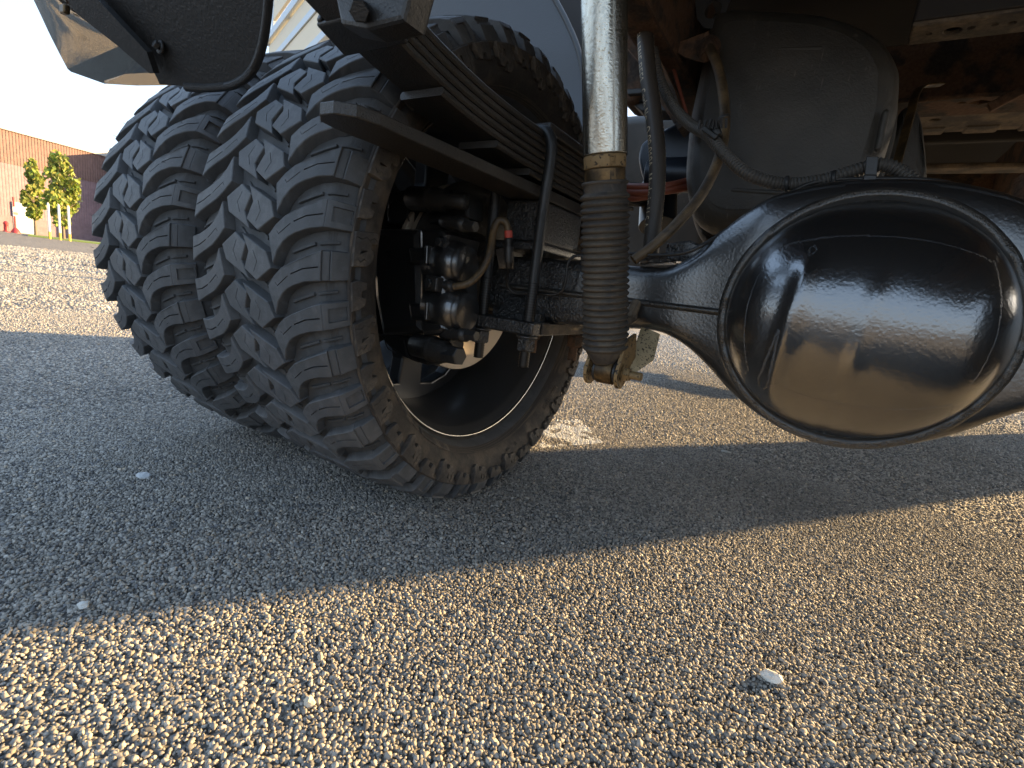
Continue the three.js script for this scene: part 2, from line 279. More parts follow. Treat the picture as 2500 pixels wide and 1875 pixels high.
const ccw = (p) => THREE.ShapeUtils.area(p.map(a => new THREE.Vector2(a[0], a[1]))) > 0 ? p : p.slice().reverse();
function densify(p, step) { const o = []; p.forEach((a, i) => { const b = p[(i + 1) % p.length], L = Math.hypot(b[0] - a[0], b[1] - a[1]), n = Math.max(1, Math.round(L / step)); for (let k = 0; k < n; k++) o.push([a[0] + (b[0] - a[0]) * k / n, a[1] + (b[1] - a[1]) * k / n]); }); return o; }
function inset(p, d) { const n = p.length; return p.map((a, i) => { const b = p[(i + n - 1) % n], c = p[(i + 1) % n]; const e1 = [a[0] - b[0], a[1] - b[1]], e2 = [c[0] - a[0], c[1] - a[1]], l1 = Math.hypot(...e1) || 1, l2 = Math.hypot(...e2) || 1; let nx = -e1[1] / l1 - e2[1] / l2, ny = e1[0] / l1 + e2[0] / l2; const l = Math.hypot(nx, ny) || 1; nx /= l; ny /= l; const k = Math.min(1.8, 1 / Math.max(.3, (nx * -e1[1] + ny * e1[0]) / l1)); return [a[0] + nx * d * k, a[1] + ny * d * k]; }); }
function sipe(path, w = 1.1) { const L = [], Rr = []; path.forEach((a, i) => { const b = path[Math.max(0, i - 1)], c = path[Math.min(path.length - 1, i + 1)], dx = c[0] - b[0], dy = c[1] - b[1], l = Math.hypot(dx, dy); L.push([a[0] - dy / l * w / 2, a[1] + dx / l * w / 2]); Rr.unshift([a[0] + dy / l * w / 2, a[1] - dx / l * w / 2]); }); return [...L, ...Rr]; }
function block(map, polyg, { holes = [], d = 15, top = 0, ch = 1.1, draft = 1.6, step = 12, hd = 5, sub = 0 } = {}) {
  const A = densify(ccw(polyg), step), topc = inset(A, ch), base = inset(A, -draft), pos = [], nor = [], uvs = [];
  const H = holes.map(h => ccw(h).slice().reverse()), v2 = (p) => new THREE.Vector2(p[0], p[1]);
  const tri = THREE.ShapeUtils.triangulateShape(topc.map(v2), H.map(h => h.map(v2))), all = [...topc, ...H.flat()];
  const pt = (a, dep) => map(a[0], a[1], dep), add = (q, n, a) => { pos.push(q.x, q.y, q.z); nor.push(n.x, n.y, n.z); uvs.push(a[0] / 1000, a[1] / 1000); };
  const face = (a, b, c) => { const A1 = pt(a, top), B1 = pt(b, top), C1 = pt(c, top); add(A1.p, A1.n, a); add(B1.p, B1.n, b); add(C1.p, C1.n, c); };
  for (const [a, b, c] of tri) face(all[a], all[b], all[c]);
  const quad = (a, da, b, db, c, dc, e, de) => { const P = [pt(a, da).p, pt(b, db).p, pt(c, dc).p, pt(e, de).p], n = P[1].clone().sub(P[0]).cross(P[2].clone().sub(P[0])).normalize(); const uu = [[a, da], [b, db], [c, dc], [e, de]].map(([q, dd]) => [q[0] + dd, q[1] + dd]); for (const i of [0, 1, 2, 0, 2, 3]) add(P[i], n, uu[i]); };
  for (let i = 0; i < A.length; i++) { const j = (i + 1) % A.length; quad(topc[j], top, topc[i], top, A[i], top + ch, A[j], top + ch); quad(A[j], top + ch, A[i], top + ch, base[i], top + d, base[j], top + d); }
  for (const h of H) for (let i = 0; i < h.length; i++) { const j = (i + 1) % h.length; quad(h[j], top, h[i], top, h[i], top + hd, h[j], top + hd); }
  const g = new THREE.BufferGeometry(); g.setAttribute('position', new THREE.Float32BufferAttribute(pos, 3)); g.setAttribute('normal', new THREE.Float32BufferAttribute(nor, 3)); g.setAttribute('uv', new THREE.Float32BufferAttribute(uvs, 2));
  // keep windings in line with the map's handedness
  const p = g.attributes.position, n = g.attributes.normal, a = V(), b = V(), c = V(), m = V(); let flip = 0; for (let i = 0; i < Math.min(tri.length * 3, p.count); i += 3) { a.fromBufferAttribute(p, i); b.fromBufferAttribute(p, i + 1); c.fromBufferAttribute(p, i + 2); m.fromBufferAttribute(n, i); flip += b.sub(a).cross(c.sub(a)).dot(m) < 0 ? 1 : -1; }
  if (flip > 0) { for (const at_ of [p, n, g.attributes.uv]) { const s = at_.itemSize, ar = at_.array; for (let i = 0; i < at_.count; i += 3) for (let k = 0; k < s; k++) { const t = ar[(i + 1) * s + k]; ar[(i + 1) * s + k] = ar[(i + 2) * s + k]; ar[(i + 2) * s + k] = t; } } for (let i = tri.length * 3; i < n.count; i++) n.setXYZ(i, -n.getX(i), -n.getY(i), -n.getZ(i)); }
  return g;
}
const rot180 = (p) => p.map(([u, w]) => [-u, -w]);
const PI_MM = 2 * PI * R0 / PITCHES; // 70.3 mm
// centre block (right) and its point-symmetric partner
const cb = [[-1, 38.5], [58, 16], [70, -6], [36, -26], [6, -11], [16, 14]];
const rotC = (p) => p.map(([u, w]) => [15 - u, 14 - w]);
const cbS = [sipe([[28, 16], [38, 1], [30, -14]], 1.2)];
const cbDef = { d: 16, holes: cbS };
// shoulder lug: crown part, then shoulder face
const lugTop = (wide) => [[75, 0], [78.5, 8], [83, 19], [93, 31], [104, 39], [118, 45.5], [138, 52], [U_CREASE, 57 - wide], [U_CREASE, 95 + wide], [152, 91.5], [134, 84.5], [110, 75], [92, 67], [76, 55], [62, 40]];
const lugSip = [sipe([[80, 46], [84, 41.5], [106, 57]], 1.3), sipe([[112, 60], [134, 69], [U_CREASE - 4, 74]], 1.8)];
const lugFace = (wide) => [[U_CREASE, 57 - wide], [U_EDGE, 60 - wide], [U_EDGE, 98 + wide], [U_CREASE, 95 + wide]];
const rotL = (p) => p.map(([u, w]) => [-u + 12 * clamp((U_CREASE - u) / (U_CREASE - 60), 0, 1), 14 - w]);
function lugGeo(side, kind) {
  const m = (p) => side > 0 ? p : rotL(p), w = kind ? 1.5 : 0, list = [block(outer, m(lugTop(w)), { d: 16, holes: lugSip.map(m), step: 9 })];
  const win = [[U_CREASE + 8, 67], [U_EDGE - 3, 69], [U_EDGE - 3, 90], [U_CREASE + 8, 87]], F = lugFace(w), k = 12;
  if (kind === 0) { list.push(block(outer, m(F), { d: 13, ch: .8, holes: [m(win)], hd: 4, step: 8 })); list.push(block(outer, m(win), { d: 3, top: 4, ch: .01, draft: 0, step: 8 })); }
  else { const mid = [[U_CREASE, 57 - w], [U_CREASE + k, 58 - w], [U_CREASE + k, 96 + w], [U_CREASE, 95 + w]]; list.push(block(outer, m(mid), { d: 13, top: 3.2, ch: .8, step: 8 })); list.push(block(outer, m([[U_CREASE + k + .4, 58 - w], [U_EDGE, 60 - w], [U_EDGE, 98 + w], [U_CREASE + k + .4, 96 + w]]), { d: 13, ch: .8, step: 8 })); }
  return merge(list);
}
const carcassProf = [[0, 453.5], [60, 453], [105, 451], [135, 448.5], [154, 443], [163, 434], [170, 424], [174.5, 414], [178, 403], [178.5, 392], [174, 377], [164, 362.5], [150, 351.5], [136, 344.5], [127, 342.4], [121, 338], [112, 336]];
function carcassGeo() {
  const pts = [...carcassProf.slice().reverse().map(([x, r]) => [-x, r]), ...carcassProf.slice(1)].map(([x, r]) => new THREE.Vector2(r / 1000, x / 1000));
  const g = new THREE.LatheGeometry(pts, 168); g.rotateZ(-PI / 2); return g;
}
const carc = makeProfile(carcassProf);
const ejector = (side) => { const m = (p) => side > 0 ? p : rotL(p); return merge([block(carc, m([[98, 18], [140, 33], [139, 37], [97, 22]]), { top: -4, d: 6, ch: .5, draft: .6 }), block(carc, m([[147, 34], [172, 39], [172, 43], [146, 38]]), { top: -4, d: 6, ch: .5, draft: .6 }), block(carc, m([[20, 48], [40, 34], [42, 37], [22, 51]]), { top: -3, d: 5, ch: .5, draft: .6 })]); };
const S0 = outer.P[8].u, wz = (x) => x; // sidewall arc starts at the shoulder edge
function sideLug(kind) {
  const u = (k) => S0 + k; let list;
  if (kind === 0) list = [block(outer, [[u(1), 10], [u(1), 62], [u(36), 70], [u(42), 62], [u(40), 52], [u(28), 49], [u(27), 41], [u(35), 38], [u(33), 22], [u(22), 12]], { top: -6, d: 9, ch: .9, draft: 1, step: 9, hd: 6, holes: [[[u(10), 29], [u(11), 36], [u(23), 37]], sipe([[u(2), 18], [u(8), 22], [u(12), 18], [u(17), 24], [u(22), 20], [u(30), 26]], .9), sipe([[u(3), 55], [u(12), 53], [u(17), 58], [u(24), 54], [u(30), 60], [u(38), 57]], .9)] })];
  else list = [block(outer, [[u(1), 12], [u(1), 56], [u(12), 60], [u(26), 57], [u(25), 45], [u(17), 43], [u(16), 33], [u(24), 31], [u(22), 20], [u(10), 13]], { top: -5, d: 8, ch: .9, draft: 1, step: 9 })];
  return merge(list);
}
const G = { carcass: carcassGeo(), cb: [block(outer, cb, cbDef), block(outer, rotC(cb), { d: 16, holes: cbS.map(rotC) })], lugR: [lugGeo(1, 0), lugGeo(1, 1)], lugL: [lugGeo(-1, 0), lugGeo(-1, 1)], ej: [ejector(1), ejector(-1)], sl: [sideLug(0), sideLug(1)] };
const PH0 = -1.2 * D2R; // angle of the row whose lug tip sits just under axle height
function makeTyre(x, phase, inner) {
  const ring = (g, off = 0) => { const l = []; for (let k = 0; k < PITCHES; k++) l.push(g.clone().rotateX(-(phase + (k + off) * STEP))); return mergeGeometries(l); };
  const t = part(truck, 'tyre', [G.carcass.clone(), ring(G.ej[0]), ring(G.ej[1])], inner ? M.carcass : M.carcass); t.position.set(x, AX, 0);
  const add = (name, g, m, a) => { const o = new THREE.Mesh(g, m); o.name = name; o.rotation.x = -a; o.castShadow = o.receiveShadow = true; t.add(o); };
  for (let k = 0; k < PITCHES; k++) {
    const a = phase + k * STEP, m = () => M.tread[(rnd() * 3) | 0];
    add('tread_block', G.cb[0], m(), a); add('tread_block', G.cb[1], m(), a);
    add('shoulder_lug', G.lugR[k % 2], m(), a); add('shoulder_lug', G.lugL[k % 2], m(), a);
    if (inner) add('sidewall_lug', G.sl[k % 2], M.sidelug, a);
  }
  return t;
}
const TX1 = -.125, TX2 = -.533;
const tyreIn = makeTyre(TX1, PH0, true); tyreIn.userData.label = 'inner tyre with worn dusty sidewall';
const tyreOut = makeTyre(TX2, PH0 + .045, false);
{ // dusty inner sidewall skin of the inner tyre, from the shoulder edge to the bead
  const pr = carcassProf.slice(8).map(([x, r]) => new THREE.Vector2((r + .35) / 1000, (x + .5) / 1000)), g = new THREE.LatheGeometry(pr, 168); g.rotateZ(-PI / 2);
  const ring = new THREE.LatheGeometry([[176, 424], [180.4, 424], [181, 421], [177, 412]].map(([x, r]) => new THREE.Vector2(r / 1000, x / 1000)), 168); ring.rotateZ(-PI / 2);
  const sw = part(tyreIn, 'sidewall', [g, ring], M.sidewall);
  // raised name plates and lettering near the bead
  const font = await new FontLoader().loadAsync('fonts/droid/droid_sans_bold.typeface.json');
  const bend = (g, uc, ac, flip) => { const p = g.attributes.position; for (let i = 0; i < p.count; i++) { const q = outer(uc + p.getY(i) * 1000 * flip, ac * R0 + p.getX(i) * 1000 * flip * -1, -p.getZ(i) * 1000).p; p.setXYZ(i, q.x, q.y, q.z); } g.computeVertexNormals(); return g; };
  const letters = [];
  for (const [txt, ang, uc, size] of [['RADIAL TUBELESS', -2.32, S0 + 52, .0085], ['LT', -1.83, S0 + 46, .008], ['DOT', -1.74, S0 + 46, .007]]) { const g = new TextGeometry(txt, { font, size, depth: .0012, curveSegments: 3 }); g.computeBoundingBox(); g.translate(-g.boundingBox.max.x / 2, -size / 2, -.0002); letters.push(bend(g, uc, ang, -1)); }
  part(tyreIn, 'lettering', letters.map(g => uvBox(g)), M.sidelug);
  for (const [w0, w1] of [[-395, -262], [-545, -410]]) {
    const holes = []; for (let w = w0 + 12; w < w1 - 6; w += 13) { const s = rnd() > .5 ? 1 : -1; holes.push(sipe([[S0 + 66, w - 3 * s], [S0 + 77, w + 3 * s]], 1.6)); }
    const o = new THREE.Mesh(block(outer, [[S0 + 63, w0], [S0 + 63, w1], [S0 + 80, w1], [S0 + 80, w0]], { top: -2, d: 3.5, ch: .5, draft: .4, step: 10, holes, hd: 2 }), M.sidelug); o.name = 'name_plate'; tyreIn.add(o); o.castShadow = o.receiveShadow = true; o.rotation.x = 0;
  }
}
{ // moulding hairs on the outer tyre
  const hairs = []; for (let k = 0; k < 42; k++) for (let j = 0; j < 5; j++) { const u = [-176, -170, -U_CREASE + 4, 120, -190][j] + rr(-4, 4), w = k * PI_MM + rr(-35, 20), a = outer(u, w, .5), d = a.n.clone().multiplyScalar(rr(.003, .007)); hairs.push(rod(a.p, a.p.clone().add(d).add(V(0, rr(-.002, .002), 0)), [[0, .0005], [1, .0003]], 4)); }
  const h = part(tyreOut, 'moulding_hair', hairs, M.black); h.userData.kind = 'stuff';
}
// rims
function makeRim(x0, name) {
  const P = (l) => { const g = new THREE.LatheGeometry(l.map(([x, r]) => new THREE.Vector2(r, x)), 128); g.rotateZ(-PI / 2); return g.translate(x0, AX, 0); };
  const rim = part(truck, name, P([[-.245, .31], [-.245, .296], [-.2, .294], [-.11, .298], [-.075, .312], [-.03, .317], [-.02, .322], [-.012, .328], [-.003, .3315], [-.001, .337], [-.004, .3405], [-.012, .3415], [-.03, .341], [-.05, .335], [-.245, .315]].reverse()), M.rim);
  part(rim, 'rim_lip', P([[-.006, .3315], [.0005, .3325], [.0018, .335], [.0005, .3375], [-.005, .339]].reverse()), M.lip);
  const sh = new THREE.Shape(); sh.absarc(0, 0, .294, 0, 2 * PI); const hub = new THREE.Path(); hub.absarc(0, 0, .08, 0, 2 * PI, true); sh.holes.push(hub);
  for (let k = 0; k < 8; k++) { const a = k * PI / 4 + .32, h = new THREE.Path(), pt = (r, t) => [r * Math.cos(a + t), r * Math.sin(a + t)]; const c = [pt(.165, -.13), pt(.2, -.24), pt(.262, -.26), pt(.272, -.1), pt(.272, .1), pt(.262, .26), pt(.2, .24), pt(.165, .13)]; c.reverse().forEach((q, i) => h[i ? 'lineTo' : 'moveTo'](...q)); h.closePath(); sh.holes.push(h); }
  const g = new THREE.ExtrudeGeometry(sh, { depth: .026, bevelEnabled: true, bevelSize: .005, bevelThickness: .006, bevelSegments: 3, curveSegments: 64 }); g.rotateY(PI / 2); g.translate(x0 - .225, AX, 0); part(rim, 'rim_face', g, M.rimface);
  return rim;
}
makeRim(0, 'wheel_rim'); makeRim(-.42, 'wheel_rim');
// brake rotor and hub
{
  const P = (l) => { const g = new THREE.LatheGeometry(l.map(([x, r]) => new THREE.Vector2(r, x)), 96); g.rotateZ(-PI / 2); return g.translate(0, AX, 0); };
  { const s2 = new THREE.Shape(); s2.absarc(0, 0, .205, -.15, PI + .3, false); s2.absarc(0, 0, .085, PI + .3, -.15, true); const g = new THREE.ExtrudeGeometry(s2, { depth: .003, bevelEnabled: true, bevelSize: .001, bevelThickness: .001, bevelSegments: 1, curveSegments: 40 }); g.rotateY(PI / 2); part(truck, 'dust_shield', g.translate(-.054, AX, 0), M.satin); }
  const ro = part(truck, 'brake_rotor', [P([[-.062, .11], [-.062, .196], [-.064, .198], [-.073, .198], [-.075, .196], [-.075, .11]].reverse()), P([[-.087, .11], [-.087, .196], [-.089, .198], [-.098, .198], [-.1, .196], [-.1, .11]].reverse()), P([[-.075, .15], [-.087, .15]])], M.rotor);
  part(ro, 'rotor_hat', P([[.01, .02], [.01, .085], [-.04, .095], [-.062, .112], [-.1, .112], [-.22, .1], [-.23, .02]].reverse()), M.dirt);
}
// caliper (behind the rotor, plane z about .2)
{
  const z = .205, cal = part(truck, 'brake_caliper', [
    slab(poly([[905, 494], [950, 494], [966, 506], [958, 540], [962, 640], [956, 690], [962, 712], [950, 722], [912, 726], [905, 700], [905, 650], [905, 570], [905, 528]], 'z', z + .012), z + .012, .1, .008),
    slab(poly([[880, 535], [930, 532], [930, 570], [884, 570]], 'z', z + .02), z + .02, .04, .007), slab(poly([[880, 655], [930, 652], [930, 690], [884, 692]], 'z', z + .02), z + .02, .04, .007),
    slab(poly([[800, 492], [905, 492], [912, 720], [822, 724], [806, 640]], 'z', z + .006), z + .006, .12, .014, [[838, 548], [838, 662]].map(([x, y]) => { const c = at(x, y, 'z', z + .006), h = new THREE.Path(); h.absellipse(c.x, c.y, .017, .0085, 0, 2 * PI, true); return h; })),
  ], M.gloss);
  for (const [y, r] of [[570, .04], [670, .042]]) { const c = at(982, y, 'z', z - .02); part(cal, 'piston_housing', rod(V(c.x - .045, c.y, c.z), V(c.x + .03, c.y, c.z), [[0, 0], [0, r], [.55, r], [.72, r * .97], [.8, r * .86], [.86, r * .82], [1, r * .78], [1, 0]], 40), M.gloss); }
  for (const [x, y] of [[925, 551], [925, 672]]) { const c = at(x, y, 'z', z + .02); part(cal, 'cast_rib', bx(.006, .032, .014, arr(c), [0, 0, .05], .002), M.gloss); }
  const bolt = (x, y, zz, r, L, name = 'bolt') => { const c = at(x, y, 'z', zz); return part(cal, name, [rod(V(c.x, c.y, c.z - L), V(c.x, c.y, c.z - L * .5), r * 1.5), hex(V(c.x, c.y, c.z - L * .5), V(c.x, c.y, c.z), r)], M.black); };
  bolt(945, 522, z + .022, .008, .02, 'bleed_screw');
  const pin = (x0, y0, x1, y1, zz, r, name, mat, mid) => { const a = at(x0, y0, 'z', zz), b = at(x1, y1, 'z', zz + mid); return part(cal, name, rod(a, b, [[0, 0], [0, r], [.35, r], [.36, r * 1.08], [.44, r * 1.08], [.45, r * .9], [.7, r * .9], [.72, r * .62], [1, r * .6], [1, 0]]), mat); };
  pin(890, 428, 1005, 437, .19, .021, 'slide_pin', M.satin, .005); pin(900, 745, 992, 768, .2, .022, 'slide_pin', M.satin, .01);
  { const a = at(960, 764, 'z', .205), b = at(994, 770, 'z', .213); part(cal, 'bolt_head', hex(a, b, .0165), M.black); }
  for (const [x0, y0, x1, y1] of [[955, 478, 1028, 490], [955, 720, 1030, 726]]) { const a = at(x0, y0, 'z', .2), b = at(x1, y1, 'z', .205); part(cal, 'guide_bolt', [rod(a, a.clone().lerp(b, .72), [[0, 0], [0, .009], [.3, .0115], [.4, .009], [.5, .0115], [.6, .009], [.75, .0118], [1, .0118], [1, 0]]), hex(a.clone().lerp(b, .7), b, .0095)], M.satin); }
  // pad bracket, upper and lower
  part(cal, 'pad_bracket', [slab(poly([[835, 415], [925, 400], [1010, 418], [1010, 470], [900, 486], [835, 480]], 'z', .16), .16, .05, .006), slab(poly([[815, 720], [900, 728], [970, 735], [965, 775], [920, 790], [865, 770], [838, 748]], 'z', .17), .17, .05, .006)], M.black);
  for (const pts of [[[842, 475], [838, 462], [850, 430], [866, 420]], [[884, 478], [880, 465], [892, 432], [905, 415]], [[830, 728], [838, 752], [856, 762]], [[872, 735], [882, 770], [905, 782]]]) part(cal, 'pad_clip', tube(pts.map(([x, y]) => at(x, y, 'z', .178)), .0016, 24, 6), M.satin);
  const q = at(938, 613, 'z', z + .018); part(cal, 'banjo_block', bx(.028, .026, .02, arr(q), [0, 0, -.05], .004), M.satin); part(cal, 'banjo_bolt', hex(V(q.x - .002, q.y, q.z + .008), V(q.x - .002, q.y, q.z + .017), .0085), M.black);
  const f0 = at(950, 614, 'z', z + .004), f1 = at(980, 620, 'z', z + .004); part(cal, 'hose_fitting', rod(f0, f1, [[0, 0], [0, .007], [.3, .007], [.32, .0095], [.55, .0095], [.6, .008], [.65, .0098], [1, .0098], [1, 0]]), M.satin);
}
// brake hose, hose end, hard line
{
  const hp = [[980, 620, .209], [1012, 612, .2], [1040, 585, .18], [1058, 545, .165], [1066, 500, .15], [1076, 477, .143], [1090, 478, .136], [1098, 497, .13], [1099, 515, .128]].map(([x, y, z]) => at(x, y, 'z', z));
  const h = part(truck, 'brake_hose', tube(hp, .0062, 80, 12), M.tanhose);
  const a = at(1099, 512, 'z', .128); part(h, 'red_band', rod(at(1098, 498, 'z', .13), at(1099, 514, 'z', .128), .0072), M.red);
  part(h, 'hose_end', rod(a, at(1099, 580, 'z', .122), [[0, 0], [0, .0068], [.15, .0068], [.16, .0055], [.3, .0055], [.31, .008], [.8, .008], [.81, .006], [1, .005], [1, 0]]), M.satin);
  part(h, 'hose_bracket', slab(poly([[1070, 538], [1108, 532], [1108, 580], [1078, 580]], 'z', .108), .108, .004, .001), M.dirt);
  part(truck, 'brake_line', tube([[1099, 580, .12], [1095, 600, .1], [1098, 620, .09], [1112, 633, .084], [1150, 633, .082], [1199, 636, .08], [1214, 628, .08], [1222, 606, .082], [1228, 567, .082], [1240, 554, .08], [1262, 552, .075], [1300, 552, .07], [1345, 549, .065], [1390, 547, .062]].map(([x, y, z]) => at(x, y, 'z', z)), .0026, 160, 8), M.satin);
}
// axle housing
const DX = .645;
{
  const top = [[.02, .055], [.1, .06], [.3, .0605], [.345, .061], [.38, .065], [.41, .084], [.44, .116], [.47, .146], [.505, .173], [.54, .186], [.585, .196], [.645, .199]], bot = [[.02, .055], [.1, .06], [.28, .056], [.33, .048], [.37, .046], [.395, .05], [.43, .065], [.47, .092], [.505, .12], [.55, .147], [.595, .164], [.645, .171]];
  const look = (hy, x) => { const t = x > DX ? 2 * DX - x : x; let i = 0; while (i < hy.length - 2 && hy[i + 1][0] < t) i++; const f = clamp((t - hy[i][0]) / (hy[i + 1][0] - hy[i][0]), 0, 1), d = (k) => { const a = hy[Math.max(0, k - 1)], b = hy[Math.min(hy.length - 1, k + 1)]; return k === hy.length - 1 ? 0 : (b[1] - a[1]) / (b[0] - a[0]); }, L = hy[i + 1][0] - hy[i][0], m0 = d(i) * L, m1 = d(i + 1) * L; return hy[i][1] * (2 * f ** 3 - 3 * f * f + 1) + m0 * (f ** 3 - 2 * f * f + f) + hy[i + 1][1] * (3 * f * f - 2 * f ** 3) + m1 * (f ** 3 - f * f); };
  const H = (x) => look(bot, x), sec = (x, a) => { const c = Math.cos(a), s = Math.sin(a), h = look(s > 0 ? top : bot, x), d = .058 + .022 * smooth(.06, .15, look(bot, x)), n = 2 / 5.5; return V(x, AX + h * Math.sign(s) * Math.pow(Math.abs(s), n), d * Math.sign(c) * Math.pow(Math.abs(c), n)); };
  const ax = part(truck, 'axle_housing', grid(130, 72, (u, v) => sec(.26 + u * (1.03 - .26), v * 2 * PI)), M.gloss);
  part(ax, 'axle_tube', grid(30, 72, (u, v) => sec(.0 + u * .265, v * 2 * PI)), M.rough);
  part(ax, 'axle_tube', grid(30, 48, (u, v) => sec(1.03 + u * .3, v * 2 * PI)), M.rough);
  part(ax, 'weld_seam', tube([.06, .12, .2, .3, .36, .42, .47, .5].map(x => V(x, AX - .001, .0585 + .022 * smooth(.06, .15, H(x)))), .0055, 90, 10), M.weld);
  // cover, flange and weld ring
  const cx = DX, cz = .079, CY = AX + .007, Rc = .158, dep = .15;
  const cov = (u, v) => { u = 1 - Math.pow(1 - u, 1.6); const rr_ = Rc * u, a = v * 2 * PI, X = rr_ * Math.cos(a), Y = rr_ * Math.sin(a), q = X / Rc, w = Y / Rc; let z = dep * Math.pow(Math.max(0, 1 - w * w), .6) * Math.pow(Math.max(0, 1 - Math.pow(u, 4)), .55) * (1 - .12 * q * q) + .004;
    const rib = (c, tilt, s, y0, y1, h) => { const e = X - c - tilt * Y; const win = smooth(y0, y0 + .045, Y) * (1 - smooth(y1 - .045, y1, Y)); z += h * win * Math.exp(-e * e / (2 * s * s)); };
    rib(-.068, .08, .0085, -.14, .09, .012); rib(.006, .06, .006, -.09, .07, .0045); return V(cx + X, CY + Y, cz + z * .82); };
  part(ax, 'differential_cover', grid(120, 260, (u, v) => cov(Math.max(u, .0005), v)), M.cover);
  const ringPts = []; const ring = new THREE.LatheGeometry([[Rc - .004, 0], [Rc - .002, .007], [Rc + .003, .01], [Rc + .009, .009], [Rc + .013, .004], [Rc + .0145, -.004]].map(([r, h]) => new THREE.Vector2(r, h)), 180); ring.rotateX(PI / 2); ring.translate(cx, CY, cz + .002);
  const rp = ring.attributes.position; for (let i = 0; i < rp.count; i++) { const a = Math.atan2(rp.getY(i) - CY, rp.getX(i) - cx), n = fbm((a / (2 * PI) + 1) % 1, .3, 70, 5, 3) - .5; rp.setZ(i, rp.getZ(i) + n * .005); } ring.computeVertexNormals();
  part(ax, 'weld_bead', ring, M.weld);
  // bracket block over the axle, beside the hoses
  part(ax, 'hose_mount', [slab(poly([[1432, 560], [1440, 525], [1490, 518], [1518, 530], [1528, 562], [1480, 566]], 'z', .03), .03, .05, .004), slab(poly([[1380, 556], [1445, 545], [1450, 566], [1380, 570]], 'z', .045), .045, .04, .004)], M.rough);
  const st = at(1367, 668, 'z', .075); part(ax, 'stud', [rod(V(st.x, st.y + .012, .06), V(st.x, st.y - .014, .082), .0085), rod(V(st.x, st.y - .012, .07), V(st.x - .002, st.y - .02, .095), .009)], M.dirt);
}
// leaf spring: inner edge x = .147, outer .072
const LX0 = .072, LX1 = .147, LXC = (LX0 + LX1) / 2;
{
  const leaf = (name, parent, pts, th, wid = LX1 - LX0, m = M.spring) => { const c = pts.map(([z, y]) => V(LXC, y, z)); return part(parent, name, ribbon(c, wid, th, V(1, 0, 0)), m); };
  const sp = new THREE.Group(); sp.name = 'leaf_spring'; truck.add(sp);
  const T0 = .0104, top = .726, Lr = [.92, .88, .84, .8, .37, .24, .14], Lf = [-1.02, -1.0, -.9, -.8, -.5, -.38, -.28];
  for (let k = 0; k < 7; k++) { const y0 = top - k * (T0 + .0013), L = Lr[k], zf = Lf[k]; const yy = (z) => y0 + (z > 0 ? .029 * Math.pow(Math.max(0, z - .1) / .337, 2.6) : .05 * Math.pow(Math.max(0, -z - .1) / .4, 1.8)); const pts = []; for (let i = 0; i <= 16; i++) { const z = zf + (L - zf) * i / 16; pts.push([z, yy(z)]); } leaf('leaf', sp, pts, T0); }
  // thick overload leaf underneath with its rounded, bare-edged tip
  const yb = .643; const outline = []; const w = (LX1 - LX0) / 2; const tip = (s, z) => V(LXC + s, yb, z);
  const bl = [[-w, -.35], [w, -.35], [w, .47], [w * .82, .497], [w * .3, .512], [-w * .3, .512], [-w * .82, .497], [-w, .47]].map(([s, z]) => new THREE.Vector2(s, z));
  { const g = new THREE.ExtrudeGeometry(new THREE.Shape(bl), { depth: .02, bevelEnabled: true, bevelSize: .003, bevelOffset: -.003, bevelThickness: .003, bevelSegments: 2 }); g.rotateX(PI / 2); const p = g.attributes.position; for (let i = 0; i < p.count; i++) { const z = p.getZ(i); p.setXYZ(i, p.getX(i) + LXC, p.getY(i) * (1 - .45 * smooth(.2, .5, z)) + yb + .004 - .012 * smooth(.15, .5, z), z); } g.computeVertexNormals(); part(sp, 'overload_leaf', g, M.spring); }
  // rebound clip with its bolt, and the hanger at the top
  const cz0 = .47, cy0 = .75; part(sp, 'rebound_clip', [bx(LX1 - LX0 + .03, .006, .045, [LXC, cy0 - .028, cz0], [-.35, 0, 0]), bx(.008, .075, .045, [LX1 + .009, cy0 + .008, cz0 - .01], [-.35, 0, 0]), bx(.008, .075, .045, [LX0 - .009, cy0 + .008, cz0 - .01], [-.35, 0, 0])], M.satin);
  const b = at(795, 68, 'z', .49); part(sp, 'clip_bolt', new THREE.SphereGeometry(.0095, 18, 12).scale(1, .6, 1).translate(b.x, cy0 - .036, b.z - .01), M.rust);
  part(sp, 'shackle', [slab(poly([[712, -60], [735, 52], [790, 62], [870, 42], [895, -60]], 'z', .55), .55, .03, .004)], M.satin);
  part(sp, 'shackle_bolt', hex(at(775, 22, 'z', .55), at(776, 24, 'z', .562), .009), M.black);
  // spacer block between spring and axle, plate under the axle
  part(truck, 'lift_block', [bx(.078, .075, .17, [LXC, .585, .0], [0, 0, 0], .006), bx(.1, .016, .19, [LXC, .54, 0], [0, 0, 0], .004)], M.rough);
  const pl = part(truck, 'spring_plate', [bx(.135, .026, .24, [LXC + .003, .394, .0], [0, 0, 0], .005), bx(.11, .02, .14, [LXC, .412, .0])], M.rough);
  part(pl, 'plate_edge', bx(.003, .02, .2, [LXC + .0725, .394, -.01], [0, 0, 0], .001), M.dirt);
  part(pl, 'gusset', [plate([V(LX0 + .005, .405, .1), V(LX1 - .005, .405, .1), V(LX1 - .02, .452, .062), V(LX0 + .02, .452, .062)], .01)], M.rough);
}
part(truck, 'top_plate', bx(LX1 - LX0 + .02, .018, .21, [LXC, .735, 0], [0, 0, 0], .004), M.spring);
